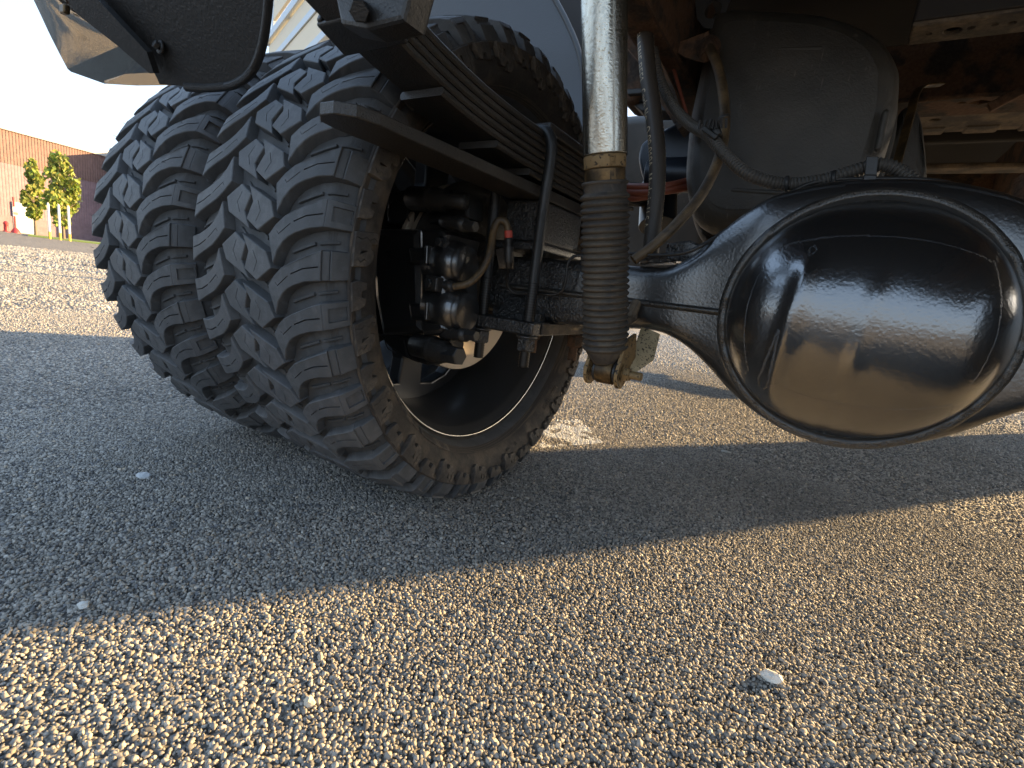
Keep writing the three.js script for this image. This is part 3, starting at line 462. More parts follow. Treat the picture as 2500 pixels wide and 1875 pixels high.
// U-bolts
for (const z of [.105, -.105]) {
  const xo = LX0 - .014, xi = LX1 + .014, r = .0098, yT = .73, c = [V(xo, .41, z), V(xo, .6, z), V(xo, yT - .02, z), V(xo + .012, yT - .002, z), V(LXC, yT, z), V(xi - .012, yT - .002, z), V(xi, yT - .02, z), V(xi, .6, z), V(xi, .41, z)];
  const u = part(truck, 'u_bolt', tube(c, r, 120, 16), M.black);
  for (const x of [xo, xi]) {
    const n = 64, pr = []; for (let i = 0; i <= n; i++) { const t = i / n; pr.push([t, i % 2 ? r * .93 : r * 1.05]); } pr.unshift([0, 0]); pr.push([1, r * .8], [1, 0]);
    const m = z < 0 ? M.rust : M.thread; part(u, 'thread', rod(V(x, .475, z), V(x, .322, z), pr, 18), m);
    part(u, 'nut', [rod(V(x, .381, z), V(x, .376, z), .0195), hex(V(x, .376, z), V(x, .352, z), .0178)], z < 0 ? M.rust : M.rough);
  }
}
// shock absorber
{
  const B = at(1308, 795, 'z', .17), Tp = at(1305, -60, 'z', .262), L = Tp.clone().sub(B), Y = (fy) => { // point on the axis at photograph height fy
    let lo = 0, hi = 1; const cam = camera; for (let k = 0; k < 40; k++) { const m = (lo + hi) / 2, p = B.clone().addScaledVector(L, m).project(cam); const py = (1 - p.y) / 2 * 1659; if (py > fy) lo = m; else hi = m; } return B.clone().addScaledVector(L, lo); };
  const sh = part(truck, 'shock_absorber', rod(Y(-58), Y(336), .0292, 48), M.galv);
  part(sh, 'collar', rod(Y(336), Y(366), .0285, 40), M.worn); part(sh, 'collar', rod(Y(366), Y(402), .0278, 40), M.goldz);
  const pr = [], n = 25, a = Y(393), b = Y(783), len = a.distanceTo(b); pr.push([0, .028], [0, .0315], [.008, .0325], [.016, .0315], [.02, .0295], [.055, .0292]);
  for (let k = 0; k < n; k++) { const t0 = .06 + .86 * k / n, w = .86 / n, R = k < 1 ? .0345 : .0345 - .0006 * Math.sin(k * 1.7), lo = .0305; pr.push([t0, lo], [t0 + w * .18, lo + (R - lo) * .55], [t0 + w * .38, R], [t0 + w * .58, R], [t0 + w * .8, lo + (R - lo) * .6], [t0 + w * .94, lo]); }
  pr.push([.925, .03], [.96, .026], [.985, .021], [1, .02], [1, .012]);
  part(sh, 'rubber_boot', rod(a, b, pr, 48), M.boot);
  // lower eye on its bolt, between two ears of the axle bracket
  const e0 = at(1285, 797, 'z', .172), e1 = at(1337, 806, 'z', .172), ex = e1.clone().sub(e0).normalize(), E = e0.clone().lerp(e1, .5), q = (t, dy = 0) => E.clone().addScaledVector(ex, t).add(V(0, dy, 0));
  part(sh, 'lower_eye', rod(q(-.0135), q(.0135), .0195, 32), M.goldz);
  part(sh, 'bushing', [rod(q(-.0185), q(-.013), .0175), rod(q(.013), q(.0185), .0175)], M.black);
  part(sh, 'eye_bolt', [hex(q(-.036), q(-.026), .0085), rod(q(-.027), q(.055), .0062), hex(q(.027), q(.037), .0105), rod(q(.0255), q(.0275), .0135)], M.worn);
  const ear = (t) => { const o = q(t), l = []; for (let i = 0; i <= 12; i++) { const an = PI + i / 12 * PI; l.push(V(o.x, o.y + .0235 * Math.sin(an), o.z + .0235 * Math.cos(an) * 1)); } return [...l, V(o.x, o.y + .05, o.z + .004), V(o.x, o.y + .06, o.z - .035), V(o.x, o.y + .02, o.z - .05)]; };
  const br = part(truck, 'shock_bracket', [plate(ear(-.0235), .005, ex.clone().negate()), plate(ear(.0205), .005, ex)], M.worn);
  const o = q(.0215);
  part(br, 'bracket_arm', grid(24, 14, (u, v) => { const t = u; const A = at(1334, 815, 'z', .16), B = at(1330, 770, 'z', .16), cu = [[1334, 822, .165], [1372, 806, .14], [1412, 778, .1], [1426, 722, .05]], ci = [[1330, 772, .15], [1350, 762, .13], [1372, 745, .1], [1385, 706, .05]]; const f = (l) => { const q = t * 3, i = Math.min(2, Math.floor(q)), g = q - i; return at(l[i][0] + (l[i + 1][0] - l[i][0]) * g, l[i][1] + (l[i + 1][1] - l[i][1]) * g, 'z', l[i][2] + (l[i + 1][2] - l[i][2]) * g); }; return f(cu).lerp(f(ci), v).add(V(.004 * (1 - (2 * v - 1) ** 2), 0, 0)); }), M.arm);
}
// hoses, conduits, line over the axle
{
  const P = (l) => l.map(([x, y, z]) => at(x, y, 'z', z));
  { // printed hose: lettering is part of its colour map
    const cv = document.createElement('canvas'); cv.width = 2048; cv.height = 256; const c = cv.getContext('2d'); c.fillStyle = '#3a342e'; c.fillRect(0, 0, 2048, 256);
    for (let i = 0; i < 900; i++) { c.fillStyle = `rgba(${rnd() > .5 ? '90,80,66' : '30,27,24'},.25)`; c.fillRect(rnd() * 2048, rnd() * 256, 4 + rnd() * 60, 1 + rnd() * 3); }
    c.fillStyle = '#b7a88c'; c.font = '64px sans-serif'; c.textBaseline = 'middle'; c.save(); for (const yy of [40, 168]) c.fillText('FUEL LINE BEF1   Carb No   Q-09-019A   Made in U.S.A.', 280, yy); c.restore();
    const t = new THREE.CanvasTexture(cv); t.colorSpace = THREE.SRGBColorSpace; t.wrapS = t.wrapT = THREE.RepeatWrapping; const g = tube(P([[1402, -40, -.06], [1394, 40, -.055], [1399, 150, -.05], [1412, 250, -.045], [1420, 340, -.04], [1418, 420, -.035], [1410, 500, -.03], [1404, 560, -.02]]), .0148, 110, 18);
    part(truck, 'printed_hose', g, std({ map: t, roughness: .5 }), true);
  }
  part(truck, 'vent_hose', tube(P([[1532, 100, -.14], [1552, 150, -.12], [1564, 220, -.09], [1564, 290, -.06], [1550, 350, -.03], [1515, 420, .0], [1465, 480, .03], [1410, 532, .05], [1368, 562, .065]]), .0088, 110, 14), M.tanhose);
  part(truck, 'wiring_conduit', ribbed(P([[1395, 20, -.1], [1408, 90, -.1], [1425, 170, -.09], [1455, 230, -.08], [1490, 268, -.06], [1530, 292, -.03], [1568, 335, -.01], [1620, 378, .005], [1690, 397, -.005], [1770, 391, -.01], [1840, 371, -.01], [1905, 356, -.01], [1950, 374, -.015], [1985, 404, -.02]]), .0098, .0052, .0016), M.conduit);
  const tie = at(1536, 292, 'z', -.02); const tk = part(truck, 'cable_tie', [bx(.03, .008, .03, arr(tie), [0, 0, -.6], .002), bx(.012, .022, .02, [tie.x + .008, tie.y + .006, tie.z], [0, 0, .5], .003)], M.black);
  for (let k = 0; k < 7; k++) { const a = tie.clone().add(V(-.018 + .007 * k, .006, .012)); part(tk, 'clip_tooth', rod(a, a.clone().add(V(.004 * Math.sin(k), .014, .004)), .0022, 8), M.black); }
  part(truck, 'axle_line', tube(P([[1400, 552, .06], [1450, 550, .06], [1485, 544, .06], [1520, 528, .055], [1580, 490, .03], [1680, 432, .01], [1745, 398, .0], [1790, 389, -.005], [1880, 386, -.005], [1970, 387, -.005], [2030, 392, -.005], [2075, 404, .0], [2130, 442, .01], [2230, 504, .02]]), .0031, 180, 8), M.satin);
  part(truck, 'line_clip', [slab(poly([[1872, 338], [1898, 338], [1894, 378], [1868, 378]], 'z', .006), .006, .012, .001), slab(poly([[1866, 378], [1894, 378], [1892, 396], [1865, 396]], 'z', .014), .014, .022, .001), slab(poly([[1863, 398], [1890, 398], [1888, 408], [1862, 408]], 'z', .02), .02, .026, .001), slab(poly([[1892, 385], [1950, 387], [1952, 408], [1890, 408]], 'z', .0), .0, .02, .002)], M.black);
  for (const [x, y, z, r] of [[1564, 255, -.075, .0105], [1700, 397, -.005, .0118], [1800, 386, -.01, .0118]]) { const c = at(x, y, 'z', z), d = at(x + 10, y + (x < 1600 ? 60 : -1), 'z', z).sub(c).normalize(); part(truck, 'cable_tie', rod(c.clone().addScaledVector(d, -.003), c.clone().addScaledVector(d, .003), r, 16), M.black); }
  part(truck, 'red_wire', tube(P([[1340, 8, -.02], [1380, 30, -.04], [1420, 55, -.1], [1436, 75, -.14], [1450, 95, -.16]]), .0042, 40, 8), M.redpipe);
  part(truck, 'thin_wire', tube(P([[1450, 112, -.2], [1456, 150, -.2], [1470, 200, -.2], [1487, 260, -.2]]), .0035, 40, 8), M.redpipe);
  part(truck, 'coiled_hose', [tube(P([[1330, 402, -.3], [1380, 404, -.26], [1440, 402, -.26], [1485, 392, -.3]]), .0085, 40, 12), tube(P([[1330, 412, -.3], [1380, 416, -.26], [1440, 412, -.26], [1490, 403, -.3]]), .0085, 40, 12), tube(P([[1330, 424, -.3], [1370, 428, -.27], [1415, 421, -.27]]), .008, 30, 12)], M.redpipe);
}
// fuel tank with its moulded ledge, strap, second shell
{
  const z0 = -.22, out = poly([[1540, 25], [1640, 18], [1760, 24], [1850, 48], [1915, 90], [1945, 150], [1940, 240], [1915, 330], [1890, 400], [1850, 470], [1680, 500], [1545, 505], [1495, 470], [1478, 380], [1488, 260], [1515, 130]], 'z', z0);
  const tk = part(truck, 'fuel_tank', pillow(smoothLoop(out, 90, .35), z0 + .03, .42, .055), M.tank);
  part(tk, 'tank_seam', (() => { const l = smoothLoop(out, 90, .35).map(p => V(p.x, p.y, z0 - .14)); const c = V(); l.forEach(p => c.add(p)); c.multiplyScalar(1 / l.length); return tube([...l, l[0]].map(p => p.clone().sub(c).multiplyScalar(1.015).add(c)), .008, 160, 8); })(), M.tank);
  const rib = (a, b, r) => part(tk, 'moulded_rib', rod(a, b, [[0, 0], [.05, r * .7], [.12, r], [.88, r], [.95, r * .7], [1, 0]], 16), M.tank);
  for (const [x0, y0, x1, y1] of [[1632, 110, 1790, 106], [1625, 160, 1770, 156], [1570, 410, 1700, 418], [1915, 235, 1895, 330]]) rib(at(x0, y0, 'z', z0 + .031), at(x1, y1, 'z', z0 + .031), .006);
  part(tk, 'lower_shell', pillow(smoothLoop(poly([[1500, 440], [1600, 450], [1700, 430], [1700, 520], [1600, 560], [1540, 545], [1505, 500]], 'z', -.3), 50), -.27, .3, .04), M.tank);
  part(tk, 'side_shell', pillow(smoothLoop(poly([[1945, 240], [1980, 235], [1998, 300], [1995, 420], [1900, 440], [1900, 330]], 'z', -.42), 50), -.4, .3, .035), M.tank);
  part(truck, 'tank_strap', ribbon([[2035, 182, -.42], [1995, 186, -.4], [1978, 205, -.36], [1966, 250, -.3], [1945, 325, -.22], [1925, 400, -.14]].map(([x, y, z]) => at(x, y, 'z', z)), .014, .004, V(.9, .2, .3)), M.goldz);
}
// frame, crossmembers, bed floor, brackets overhead
{
  const beam = (name, y0, y1, z0, z1, m, x0 = -.02, x1 = 1.35, holes) => { const g = bx(x1 - x0, y1 - y0, z0 - z1, [(x0 + x1) / 2, (y0 + y1) / 2, (z0 + z1) / 2], [0, 0, 0], .006); return part(truck, name, g, m); };
  const holed = (name, y, th, z0, z1, m, hs) => { const s = new THREE.Shape(); s.moveTo(.635, -z0); s.lineTo(1.35, -z0); s.lineTo(1.35, -z1); s.lineTo(.635, -z1); s.closePath(); for (const [x, z, a, b, n] of hs) { const h = new THREE.Path(); const k = n || 20; for (let i = k; i >= 0; i--) { const t = i / k * 2 * PI; h[i === k ? 'moveTo' : 'lineTo'](x + a * Math.cos(t), -z + b * Math.sin(t)); } s.holes.push(h); } const g = new THREE.ExtrudeGeometry(s, { depth: th, bevelEnabled: true, bevelSize: .002, bevelOffset: -.002, bevelThickness: .002, bevelSegments: 1 }); g.rotateX(-PI / 2); g.translate(0, y, 0); return part(truck, name, g, m); };
  holed('crossmember', .948, .004, -.175, -.24, M.dirt, [[.69, -.208, .011, .011], [.66, -.207, .003, .003], [.712, -.205, .004, .004], [.74, -.203, .003, .003], [.76, -.205, .004, .004]]);
  beam('crossmember', .952, 1.08, -.24, -.246, M.floor, .635, 1.35); beam('crossmember', .952, 1.08, -.17, -.176, M.floor, .635, 1.35);
  beam('crossmember', .955, 1.085, -.552, -.6, M.rust, .3); holed('crossmember_flange', .948, .005, -.5, -.6, M.rust, [[.79, -.53, .018, .012, 4], [.76, -.525, .006, .004], [.83, -.525, .007, .004]]);
  holed('floor_channel', .962, .004, -.63, -.76, M.dirt, [[.735, -.665, .01, .008]]);
  for (let k = 0; k < 8; k++) beam('floor_rib', .957, .985, -.715, -.77, M.dirt, .6 + k * .1, .665 + k * .1);
  beam('crossmember', .96, 1.1, -.84, -.86, M.floor, .3); beam('crossmember', .945, .96, -1.03, -1.1, M.dirt, .3); beam('crossmember', .94, 1.08, -1.55, -1.62, M.rust, .3, 1.6); beam('crossmember', .86, .93, -1.75, -1.82, M.dirt, .3, 1.6);
  part(truck, 'bracket_stub', bx(.05, .018, .012, arr(at(2170, 215, 'z', -.5)), [0, 0, .6]), M.rust);
  const fl = part(truck, 'bed_floor', [bx(2.13, .02, 5.2, [1.035, 1.2, -1.4])], M.floor);
  part(truck, 'frame_rail', bx(.07, .19, 4.2, [.235, 1.03, -1.1], [0, 0, 0], .012), M.rust); part(truck, 'frame_rail', bx(.07, .19, 4.2, [1.055, 1.03, -1.1], [0, 0, 0], .012), M.rust);
  const P = (l, z) => poly(l, 'z', z);
  part(truck, 'hanger_tab', slab(P([[1500, -10], [1580, -10], [1568, 25], [1545, 62], [1520, 60], [1505, 40]], -.2), -.2, .006, .001, [(() => { const c = at(1540, 20, 'z', -.2), h = new THREE.Path(); h.absarc(c.x, c.y, .017, 0, 2 * PI, true); return h; })()]), M.liner);
  const gp = part(truck, 'hose_bracket', slab(P([[1440, 98], [1480, 85], [1530, 66], [1540, 92], [1543, 125], [1520, 134], [1480, 124], [1455, 108]], -.15), -.15, .006, .002), M.rust);
  { const c = at(1530, 102, 'z', -.145); part(gp, 'grommet', [rod(V(c.x, c.y, c.z - .006), V(c.x + .008, c.y - .004, c.z + .012), [[0, 0], [0, .021], [.2, .021], [.25, .016], [.5, .016], [.55, .011], [1, .009], [1, 0]])], M.rust); }
  part(truck, 'support_arm', [plate(P([[1335, 30], [1400, 60], [1440, 150], [1470, 215], [1492, 285], [1478, 298], [1440, 240], [1400, 160], [1340, 90]], -.2), .05)], M.rust);
  part(truck, 'bump_stop', [slab(smoothLoop(P([[1340, 95], [1395, 95], [1398, 170], [1385, 210], [1340, 212]], -.25), 30), -.25, .1, .015, [], 4)], M.rust);
  const al = part(truck, 'channel_bracket', [slab(P([[1354, 192], [1440, 186], [1440, 197], [1356, 204]], -.24), -.24, .08, .002), slab(P([[1358, 206], [1440, 202], [1440, 214], [1362, 220]], -.26), -.26, .06, .004), slab(P([[1362, 222], [1452, 220], [1470, 240], [1385, 241]], -.27), -.27, .06, .004)], M.liner);
  const hg = part(truck, 'spring_hanger', slab(smoothLoop(P([[1378, 345], [1385, 310], [1415, 288], [1470, 262], [1500, 270], [1500, 345], [1440, 350], [1412, 352], [1402, 395], [1388, 388]], -.4), 60, .3), -.4, .1, .01, [], 4), M.navy);
  { const c = at(1440, 378, 'z', -.42); part(hg, 'hanger_bushing', rod(V(c.x - .045, c.y, c.z), V(c.x + .08, c.y, c.z), .042, 40), M.navy); }
  part(truck, 'exhaust_pipe', [rod(at(1420, 490, 'z', -.5), at(1424, 400, 'z', -.55), .05, 30)], M.navy);
  part(truck, 'driveshaft', rod(V(.645, .5, -.12), V(.66, .62, -3.2), .05, 32), M.satin);
  part(truck, 'rusty_shock', rod(at(2236, 470, 'z', -.2), at(2246, 385, 'z', -.22), .03, 32), M.rust);
  // beam stubs and link behind the boot
  part(truck, 'link_arm', [slab(P([[1160, 470], [1262, 468], [1262, 515], [1190, 530], [1162, 520]], -.13), -.13, .05, .004), slab(P([[1165, 520], [1220, 515], [1240, 540], [1225, 560], [1165, 562]], -.06), -.06, .05, .006)], M.dirt);
}
// fender liner, rear lower fender and apron
{
  const lin_ = part(truck, 'wheel_liner', (() => { const ps = [[1262, 330, -.45], [1262, 260, -.47], [1260, 190, -.49], [1246, 110, -.5], [1222, 50, -.51], [1185, -20, -.52], [1110, -110, -.53], [980, -230, -.54]].map(([x, y, z]) => at(x, y, 'z', z)); const c = new THREE.CatmullRomCurve3(ps); return grid(30, 20, (u, v) => { const p = c.getPoint(u); return V(p.x - v * .85, p.y + .02 * Math.sin(v * PI), p.z - .05 * v * v); }); })(), M.liner);
  lin_.material = Object.assign(M.liner.clone(), { side: THREE.DoubleSide });
  part(truck, 'liner_edge', tube([[1262, 330, -.45], [1262, 260, -.47], [1260, 190, -.49], [1246, 110, -.5], [1222, 50, -.51], [1185, -20, -.52]].map(([x, y, z]) => at(x + 4, y, 'z', z)), .008, 40, 8), M.satin);
  part(truck, 'fender_brace', slab(poly([[893, -20], [905, -20], [915, 28], [900, 28]], 'z', -.3), -.3, .03, .003), M.liner);
  const p = (x, y, z) => at(x, y, 'z', z);
  const onP = (x, y, o, n) => { const d = at(x, y, 'z', 0).sub(camera.position); return camera.position.clone().addScaledVector(d, o.clone().sub(camera.position).dot(n) / d.dot(n)); };
  const B = p(146, 149, .545), n1 = V(.74, -.43, .52).normalize(), f1 = (x, y) => onP(x, y, B, n1), J = f1(260, 98), n2 = (() => { const e = J.clone().sub(B).normalize(), d = V(.3, -.86, .4); return d.addScaledVector(e, -d.dot(e)).normalize(); })(), f2 = (x, y) => onP(x, y, B, n2);
  const A0 = f1(40, -60), A = f1(75, 0), tp = [[130, -60], [150, -8], [196, 34], [232, 66]].map(q => f1(...q)), C = f2(153, 155), Dd = f2(226, 181), K = f2(340, 156), Lq = f2(270, 160);
  const n3 = (() => { const e = K.clone().sub(Lq).normalize(), d = V(.45, -.55, .7); return d.addScaledVector(e, -d.dot(e)).normalize(); })(), f3 = (x, y) => onP(x, y, Lq, n3), E = f3(294, 185), F1 = f3(402, 184), F2 = f3(388, 148);
  const fe = part(truck, 'rear_fender', [grid(20, 16, (u, v) => { const l = new THREE.CatmullRomCurve3([A0, A, A.clone().lerp(B, .5), B]).getPointAt(u), r = new THREE.CatmullRomCurve3([...tp, J]).getPointAt(u); return l.lerp(r, v).addScaledVector(n1, .05 * v * (1 - v) * (1 - u * .8) + .02 * u * (1 - u)); })], M.chrome);
  part(fe, 'lower_fender', [plate([B, C, Dd, Lq, K, J], .006)], M.chrome); part(fe, 'lower_fender', [plate([f3(226, 181), E, F1, F2, K, Lq], .006)], M.chrome);
  const oA = p(432, 189, .485), nA = V(.3, -.4, .87).normalize(), ap = [[60, -60], [200, 40], [330, 150], [345, 182], [432, 189], [470, 188], [505, 182], [538, 160], [556, 128], [566, 90], [574, 40], [581, -60]].map(([x, y]) => onP(x, y, oA, nA));
  part(fe, 'apron', plate(ap, .012), M.apron);
  part(fe, 'apron_flange', tube([[402, 188], [432, 190], [470, 189], [505, 183], [538, 161], [557, 128], [568, 90], [576, 40], [583, -40]].map(([x, y]) => onP(x, y, oA, nA)), .006, 60, 8), M.apron);
  const oB = onP(340, 156, oA, nA).add(V(0, 0, .014)), iB = [[165, -40], [188, -40], [330, 112], [345, 158], [336, 158], [264, 96], [182, 32], [165, 10]].map(([x, y]) => onP(x, y, oB, nA));
  part(fe, 'inner_brace', plate(iB, .01), M.black);
  const b = onP(353, 105, oA, nA).add(V(0, 0, .006)); part(fe, 'fender_bolt', [hex(b, b.clone().add(V(0, .002, .006)), .0055), rod(b.clone().add(V(0, 0, -.004)), b, .009)], M.satin);
  part(fe, 'reflector', bx(.018, .012, .008, arr(onP(148, 24, oB, nA).add(V(0, 0, .004))), [0, 0, -.1]), M.goldz);
}
// right-hand side: wheels, skirt (outside the frame, they shade and close the underside)
{
  const ring = (g) => { const l = []; for (let k = 0; k < PITCHES; k += 1) l.push(g.clone().rotateX(-k * STEP)); return mergeGeometries(l); };
  const wheelGeo = mergeGeometries([clean(G.carcass.clone()), ...[...G.cb, G.lugR[0], G.lugL[0]].map(g => clean(ring(g)))]);
  const disc = new THREE.CylinderGeometry(.335, .335, .2, 48); disc.rotateZ(PI / 2);
  for (const [x, z] of [[1.62, 0], [2.04, 0]]) { const w = new THREE.Mesh(uvBox(wheelGeo.clone()), M.carcass); w.name = 'tyre'; w.position.set(x, AX, z); w.castShadow = w.receiveShadow = true; truck.add(w); part(w, 'wheel_rim', disc.clone(), M.rimface); }
  part(truck, 'bed_side', bx(.05, 1.1, 2.6, [2.1, 1.62, -1.2], [0, 0, 0], .03), M.paint);
  part(truck, 'cab_side', bx(.05, 1.2, 1.9, [2.1, 1.95, -3.5], [0, 0, 0], .03), M.paint);
}

part(truck, 'inner_fender', slab(poly([[1180, -80], [1350, -80], [1350, 330], [1240, 420], [1225, 200]], 'z', -.75), -.75, .03, .004), M.floor);
{ const fa = part(truck, 'front_axle', [rod(V(-.1, .46, -3.9), V(1.45, .46, -3.9), .055, 24)], M.floor); part(fa, 'front_differential', new THREE.SphereGeometry(.17, 24, 16).translate(.53, .46, -3.6), M.floor); }
// front half of the chassis, outside or at the far edge of the view
part(truck, 'side_tank', bx(.5, .68, 1.3, [-.1, .92, -1.95], [0, 0, 0], .05), M.tank);
part(truck, 'engine', bx(1.2, .6, 1.3, [.85, 1.05, -3.3], [0, 0, 0], .05), M.floor);
{ const b = V(.055 * .843 + 4.85 * .55, 0, .055 * .538 - 4.85 * .835), t = thing('lamp_post', 'grey parking lot lamp post on a round concrete base right of the truck', 'lamp post', arr(b)); // outside the frame: casts the wide shadow band
  part(t, 'concrete_base', rod(V(0, 0, 0), V(0, 1.35, 0), [[0, 0], [0, .27], [.97, .27], [1, .24], [1, 0]], 40), std({ color: lin(.42, .4, .37), roughness: .9 })); part(t, 'pole', rod(V(0, 1.34, 0), V(0, 7, 0), [[0, .08], [1, .05], [1, 0]], 20), M.liner); part(t, 'lamp_head', bx(.35, .12, .7, [0, 7.02, .3], [0, 0, 0], .03), M.liner); }

// ---------------------------------------------------------------- far surroundings
function far(px, py, dist) { // point at a real distance along a photograph direction, on the ground
  const k = 2500 / 2212, d = V((px * k - 1250) / 1200.9, -(py * k - 937.5) / 1200.9, -1).applyQuaternion(camera.quaternion); d.y = 0; d.normalize(); return V(camera.position.x + d.x * dist, 0, camera.position.z + d.z * dist);
}
{
  const brickTex = tex(512, (x, y) => { const u = x * 40, f = Math.abs((u % 1) - .5) * 2, n = fbm(x, y, 20, 201, 4); const k = .92 + .1 * smooth(.15, .5, f) + .2 * (n - .5); return [128 * k, 114 * k, 114 * k]; });
  const brickH = tex(256, (x, y) => { const f = Math.abs(((x * 20) % 1) - .5) * 2; return smooth(.1, .5, f) * .8 + .2 * vn(x, y, 60, 8); }, false);
  const a = far(-260, 500, 52), b = far(460, 560, 66), len = a.distanceTo(b), dir = b.clone().sub(a).normalize(), ang = Math.atan2(-dir.z, dir.x);
  const bld = thing('store_building', 'long brown brick store with pale coping behind the two young trees', 'building', arr(a)); bld.rotation.y = ang; bld.scale.y = .94;
  const um = (g, s) => uvBox(g, s), H = 8.4;
  const mk = (name, w, h, d, x, y, z, m, parent = bld) => part(parent, name, uvBox(new THREE.BoxGeometry(w, h, d).translate(x, y, z), .25), m, true);
  mk('upper_wall', len, 2.5, .5, len / 2, 6.55, -.25, std({ map: brickTex, bumpMap: brickH, bumpScale: .06, color: 0xe8d2c8, roughness: .9 }));
  mk('wall', len, 4.1, .5, len / 2, 3.25, -.28, std({ map: brickTex, bumpMap: brickH, bumpScale: .03, color: 0xfff0fa, roughness: .9 }));
  mk('base_course', len, 1.3, .5, len / 2, .6, -.2, std({ map: brickTex, color: 0xf4e6ee, roughness: .9 }));
  mk('coping', len + .2, .62, .9, len / 2, 8.1, -.3, std({ color: lin(.34, .34, .33), roughness: .7 }));
  const at_ = (fx) => { // distance along the wall where the photograph's direction meets it
    const p = far(fx, 500, 1).sub(V(camera.position.x, 0, camera.position.z)), o = V(camera.position.x - a.x, 0, camera.position.z - a.z); const cr = (q, r) => q.x * r.z - q.z * r.x; return cr(o, p) / cr(dir, p); };
  const dx = at_(51), door = mk('door', 1.15, 2.3, .1, dx, 1.15, .08, std({ color: lin(.3, .33, .34), roughness: .5 })); mk('door_frame', 1.3, 2.42, .08, dx, 1.2, .055, std({ color: lin(.3, .3, .3), roughness: .6 }), door);
  // wing to the right, mostly hidden by the truck
  mk('bay_wall', 12, 8.3, 5.5, at_(245) + 6, 4.15, 2.76, std({ map: brickTex, color: 0xe2c4c0, roughness: .9 }));
  // trees
  const leafG = (() => { const g = new THREE.PlaneGeometry(1, 1.3, 1, 2); const p = g.attributes.position; for (let i = 0; i < p.count; i++) { const y = p.getY(i); p.setX(i, p.getX(i) * (Math.abs(y) < .2 ? 1 : .45)); p.setZ(i, -.25 * y * y); } g.computeVertexNormals(); return g; })();
  function tree(px, dist, h, w, label, low) {
    const base = far(px, 500, dist), t = thing('street_tree', label, 'tree', arr(base), 'young trees in front of the store');
    const tr = [rod(V(0, 0, 0), V(.05, h * .55, .02), [[0, .09], [.3, .07], [1, .04]], 10)]; for (let k = 0; k < 9; k++) { const y = h * (low + .07 * k), an = k * 2.4; tr.push(rod(V(.04, y, 0), V(.04 + Math.cos(an) * w * .4, y + h * .13, Math.sin(an) * w * .4), [[0, .03], [1, .012]], 6)); }
    part(t, 'trunk', tr, std({ color: lin(.16, .12, .085), roughness: .9 }));
    const n = 2600, mats = []; const im = new THREE.InstancedMesh(leafG, std({ color: lin(.19, .24, .035), roughness: .65, side: THREE.DoubleSide, transparent: false }), n); im.material = phys({ color: lin(.22, .26, .03), roughness: .9, side: THREE.DoubleSide, transmission: .4, thickness: 0 });
    const m4 = new THREE.Matrix4(), q = new THREE.Quaternion(), e = new THREE.Euler(), c = new THREE.Color(), cl = []; for (let k = 0; k < 34; k++) { const y = low + (1 - low) * Math.pow(rnd(), .85), f = Math.sin(PI * clamp((y - low) / (1 - low), .04, .97)) ** .6 * (1.06 - .5 * (y - low)); const an = rr(0, 6.28), r = w * .5 * f * Math.sqrt(rnd()); cl.push([Math.cos(an) * r, y * h * .97, Math.sin(an) * r, rr(.2, .42) * w * .6]); }
    for (let i = 0; i < n; i++) { const k = cl[(rnd() * cl.length) | 0], d = V(rr(-1, 1), rr(-1, 1), rr(-1, 1)).normalize().multiplyScalar(k[3] * Math.pow(rnd(), .45)); e.set(rr(-.9, .9), rr(0, 6.28), rr(-.9, .9)); q.setFromEuler(e); const s = rr(.1, .19); m4.compose(V(k[0] + d.x, k[1] + d.y * 1.25, k[2] + d.z), q, V(s, s, s)); im.setMatrixAt(i, m4); c.setRGB(rr(.75, 1.25), rr(.85, 1.15), rr(.7, 1.2)); im.setColorAt(i, c); }
    im.name = 'crown'; im.castShadow = im.receiveShadow = true; im.userData = { kind: 'stuff' }; t.add(im);
  }
  tree(77, 45, 4.6, 1.05, 'slim small green tree, left of the pair by the brick store', .22);
  tree(137, 42, 5.0, 1.85, 'wider taller yellow green tree, right of the pair by the brick store', .2);
  // grass strip
  const gs = part(scene, 'grass_strip', plate([far(60, 500, 47), far(60, 500, 40), far(330, 500, 40), far(330, 500, 47)].map(p => p.setY(.06)), .1), std({ map: tex(128, (x, y) => { const n = fbm(x, y, 30, 5, 3); return [70 + 60 * n, 90 + 60 * n, 40 + 30 * n]; }), roughness: .95 })); gs.userData = { kind: 'structure', label: 'strip of short grass along the brick store', category: 'grass' };
  // white marker stakes with yellow feet
  const post = thing('marker_post', '', 'post'); part(post, 'pole', rod(V(0, .4, 0), V(0, 1.95, 0), [[0, .055], [.94, .055], [1, .012]], 12), std({ color: lin(.7, .68, .62), roughness: .6 })); part(post, 'yellow_foot', rod(V(0, 0, 0), V(0, .4, 0), .058, 12), std({ color: lin(.55, .42, .05), roughness: .6 }));
  [[107, 'white marker post with yellow foot, leftmost of three near the trees'], [129.5, 'white marker post with yellow foot, middle of three near the trees'], [150, 'white marker post with yellow foot, nearest the tyre of three']].forEach(([x, l], i) => { const o = i ? post.clone() : post; if (i) { o.name = numbered('marker_post'); scene.add(o); } o.position.copy(far(x, 500, 38.5)); o.userData = { label: l, category: 'post', group: 'marker posts in front of the trees' }; });
  // red and white sign stand by the door
  const sg = thing('sign_stand', 'red stand with white panel beside the pale store door', 'sign', arr(far(34, 500, 50))); const red = std({ color: lin(.4, .03, .03), roughness: .5 });
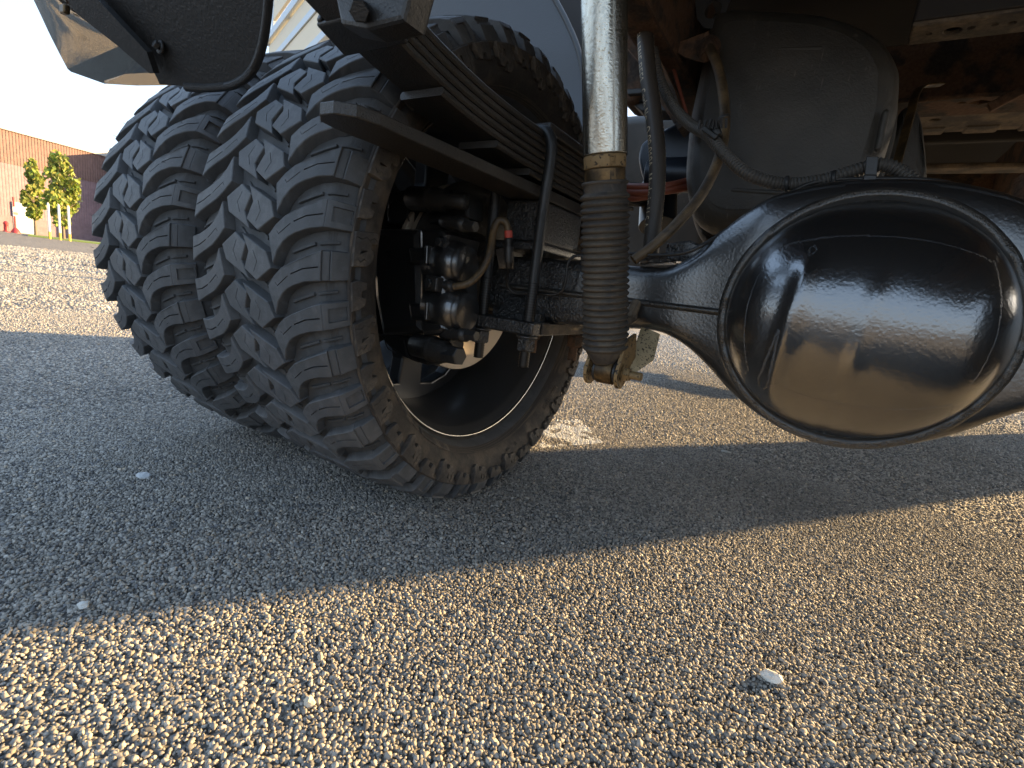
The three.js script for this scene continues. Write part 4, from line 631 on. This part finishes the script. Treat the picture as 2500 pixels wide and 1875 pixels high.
  part(sg, 'pole', rod(V(0, 0, 0), V(0, 2.4, 0), .06, 10), red); part(sg, 'base', [rod(V(0, 0, 0), V(0, .35, 0), [[0, .26], [.3, .24], [1, .1], [1, 0]], 14)], red); part(sg, 'panel', [bx(.34, .6, .05, [0, 1.45, .08])], std({ color: lin(.45, .42, .42), roughness: .5 })); part(sg, 'panel_print', [bx(.28, .2, .02, [0, 1.32, .115])], red); sg.rotation.y = ang + .2;
  const hy = thing('fire_hydrant', 'small red hydrant by the store wall at the left edge', 'hydrant', arr(far(14, 500, 51))); part(hy, 'body', rod(V(0, 0, 0), V(0, .75, 0), [[0, .2], [.08, .2], [.1, .13], [.7, .13], [.75, .18], [.8, .15], [.95, .08], [1, 0]], 14), red); part(hy, 'nozzle', [rod(V(-.24, .45, 0), V(.24, .45, 0), .06, 10)], red);
}
// trailer seen over the outer tyre
{
  const d = 9, c = far(655, 30, d), t = thing('flatbed_trailer', 'cream and grey metal trailer frame seen over the outer tyre', 'trailer', arr(c)); t.rotation.y = -.35;
  const grey = std({ color: lin(.5, .55, .58), roughness: .45, metalness: .2 }), cream = std({ color: lin(.72, .62, .44), roughness: .6 });
  const P = (name, l, m) => part(t, name, l, m); const y = at(655, 22, 'z', c.z).y - .1;
  P('deck_panel', [bx(4.2, .34, .06, [0, y, 0]), bx(4.2, .3, .06, [0, y - .42, .05])], cream); P('top_rail', bx(4.4, .12, .12, [0, y + .26, .02]), grey); P('lower_rail', bx(4.4, .1, .12, [0, y - .21, .04]), grey); P('bottom_rail', bx(4.4, .1, .12, [0, y - .64, .04]), grey);
  for (const x of [-2.1, -.7, .75, 2.1]) P('upright', bx(.12, y + 1.2, .12, [x, (y + 1.2) / 2, -.08]), grey); P('upper_panel', bx(4.2, .5, .05, [0, y + .85, -.05]), cream);
}
// small loose stones
{
  const white = std({ color: lin(.72, .69, .62), roughness: .7 }), mk = (px, py, r, sc, label, m, cat = 'stone') => { const p = at(px, py, 'y', .003); let g = new THREE.IcosahedronGeometry(r, 1); g.deleteAttribute('uv'); g.deleteAttribute('normal'); g = mergeVertices(g, 1e-5); const q = g.attributes.position; for (let i = 0; i < q.count; i++) { const k = rr(.75, 1.15); q.setXYZ(i, q.getX(i) * k * sc[0], q.getY(i) * k * sc[1], q.getZ(i) * k * sc[2]); } g = g.toNonIndexed(); g.computeVertexNormals(); g.translate(p.x, r * sc[1] * .6, p.z); const o = part(scene, numbered('stone_chip'), g, m); o.userData = { label, category: cat, group: 'loose pale stones on the asphalt' }; };
  mk(1664, 1464, .0105, [1.25, .8, .8], 'bright white stone chip on the sunlit asphalt with a shadow on its left', white);
  mk(1568, 976, .011, [1.4, .45, 1], 'flat pale stone on shaded asphalt below the differential', std({ color: lin(.36, .36, .33), roughness: .8 }));
  mk(181, 1306, .0065, [1.4, .7, 1], 'pale stone on shaded asphalt near the left edge', std({ color: lin(.5, .49, .45), roughness: .8 }));
  mk(312, 1028, .012, [1.5, .45, 1], 'pale flat stone on shaded asphalt left of the tyres', std({ color: lin(.42, .43, .43), roughness: .8 }));
  mk(668, 1514, .006, [1.3, .7, 1], 'small cream stone in the sunlit foreground below the inner tyre', std({ color: lin(.5, .44, .34), roughness: .8 }));
}
renderer.render(scene, camera);
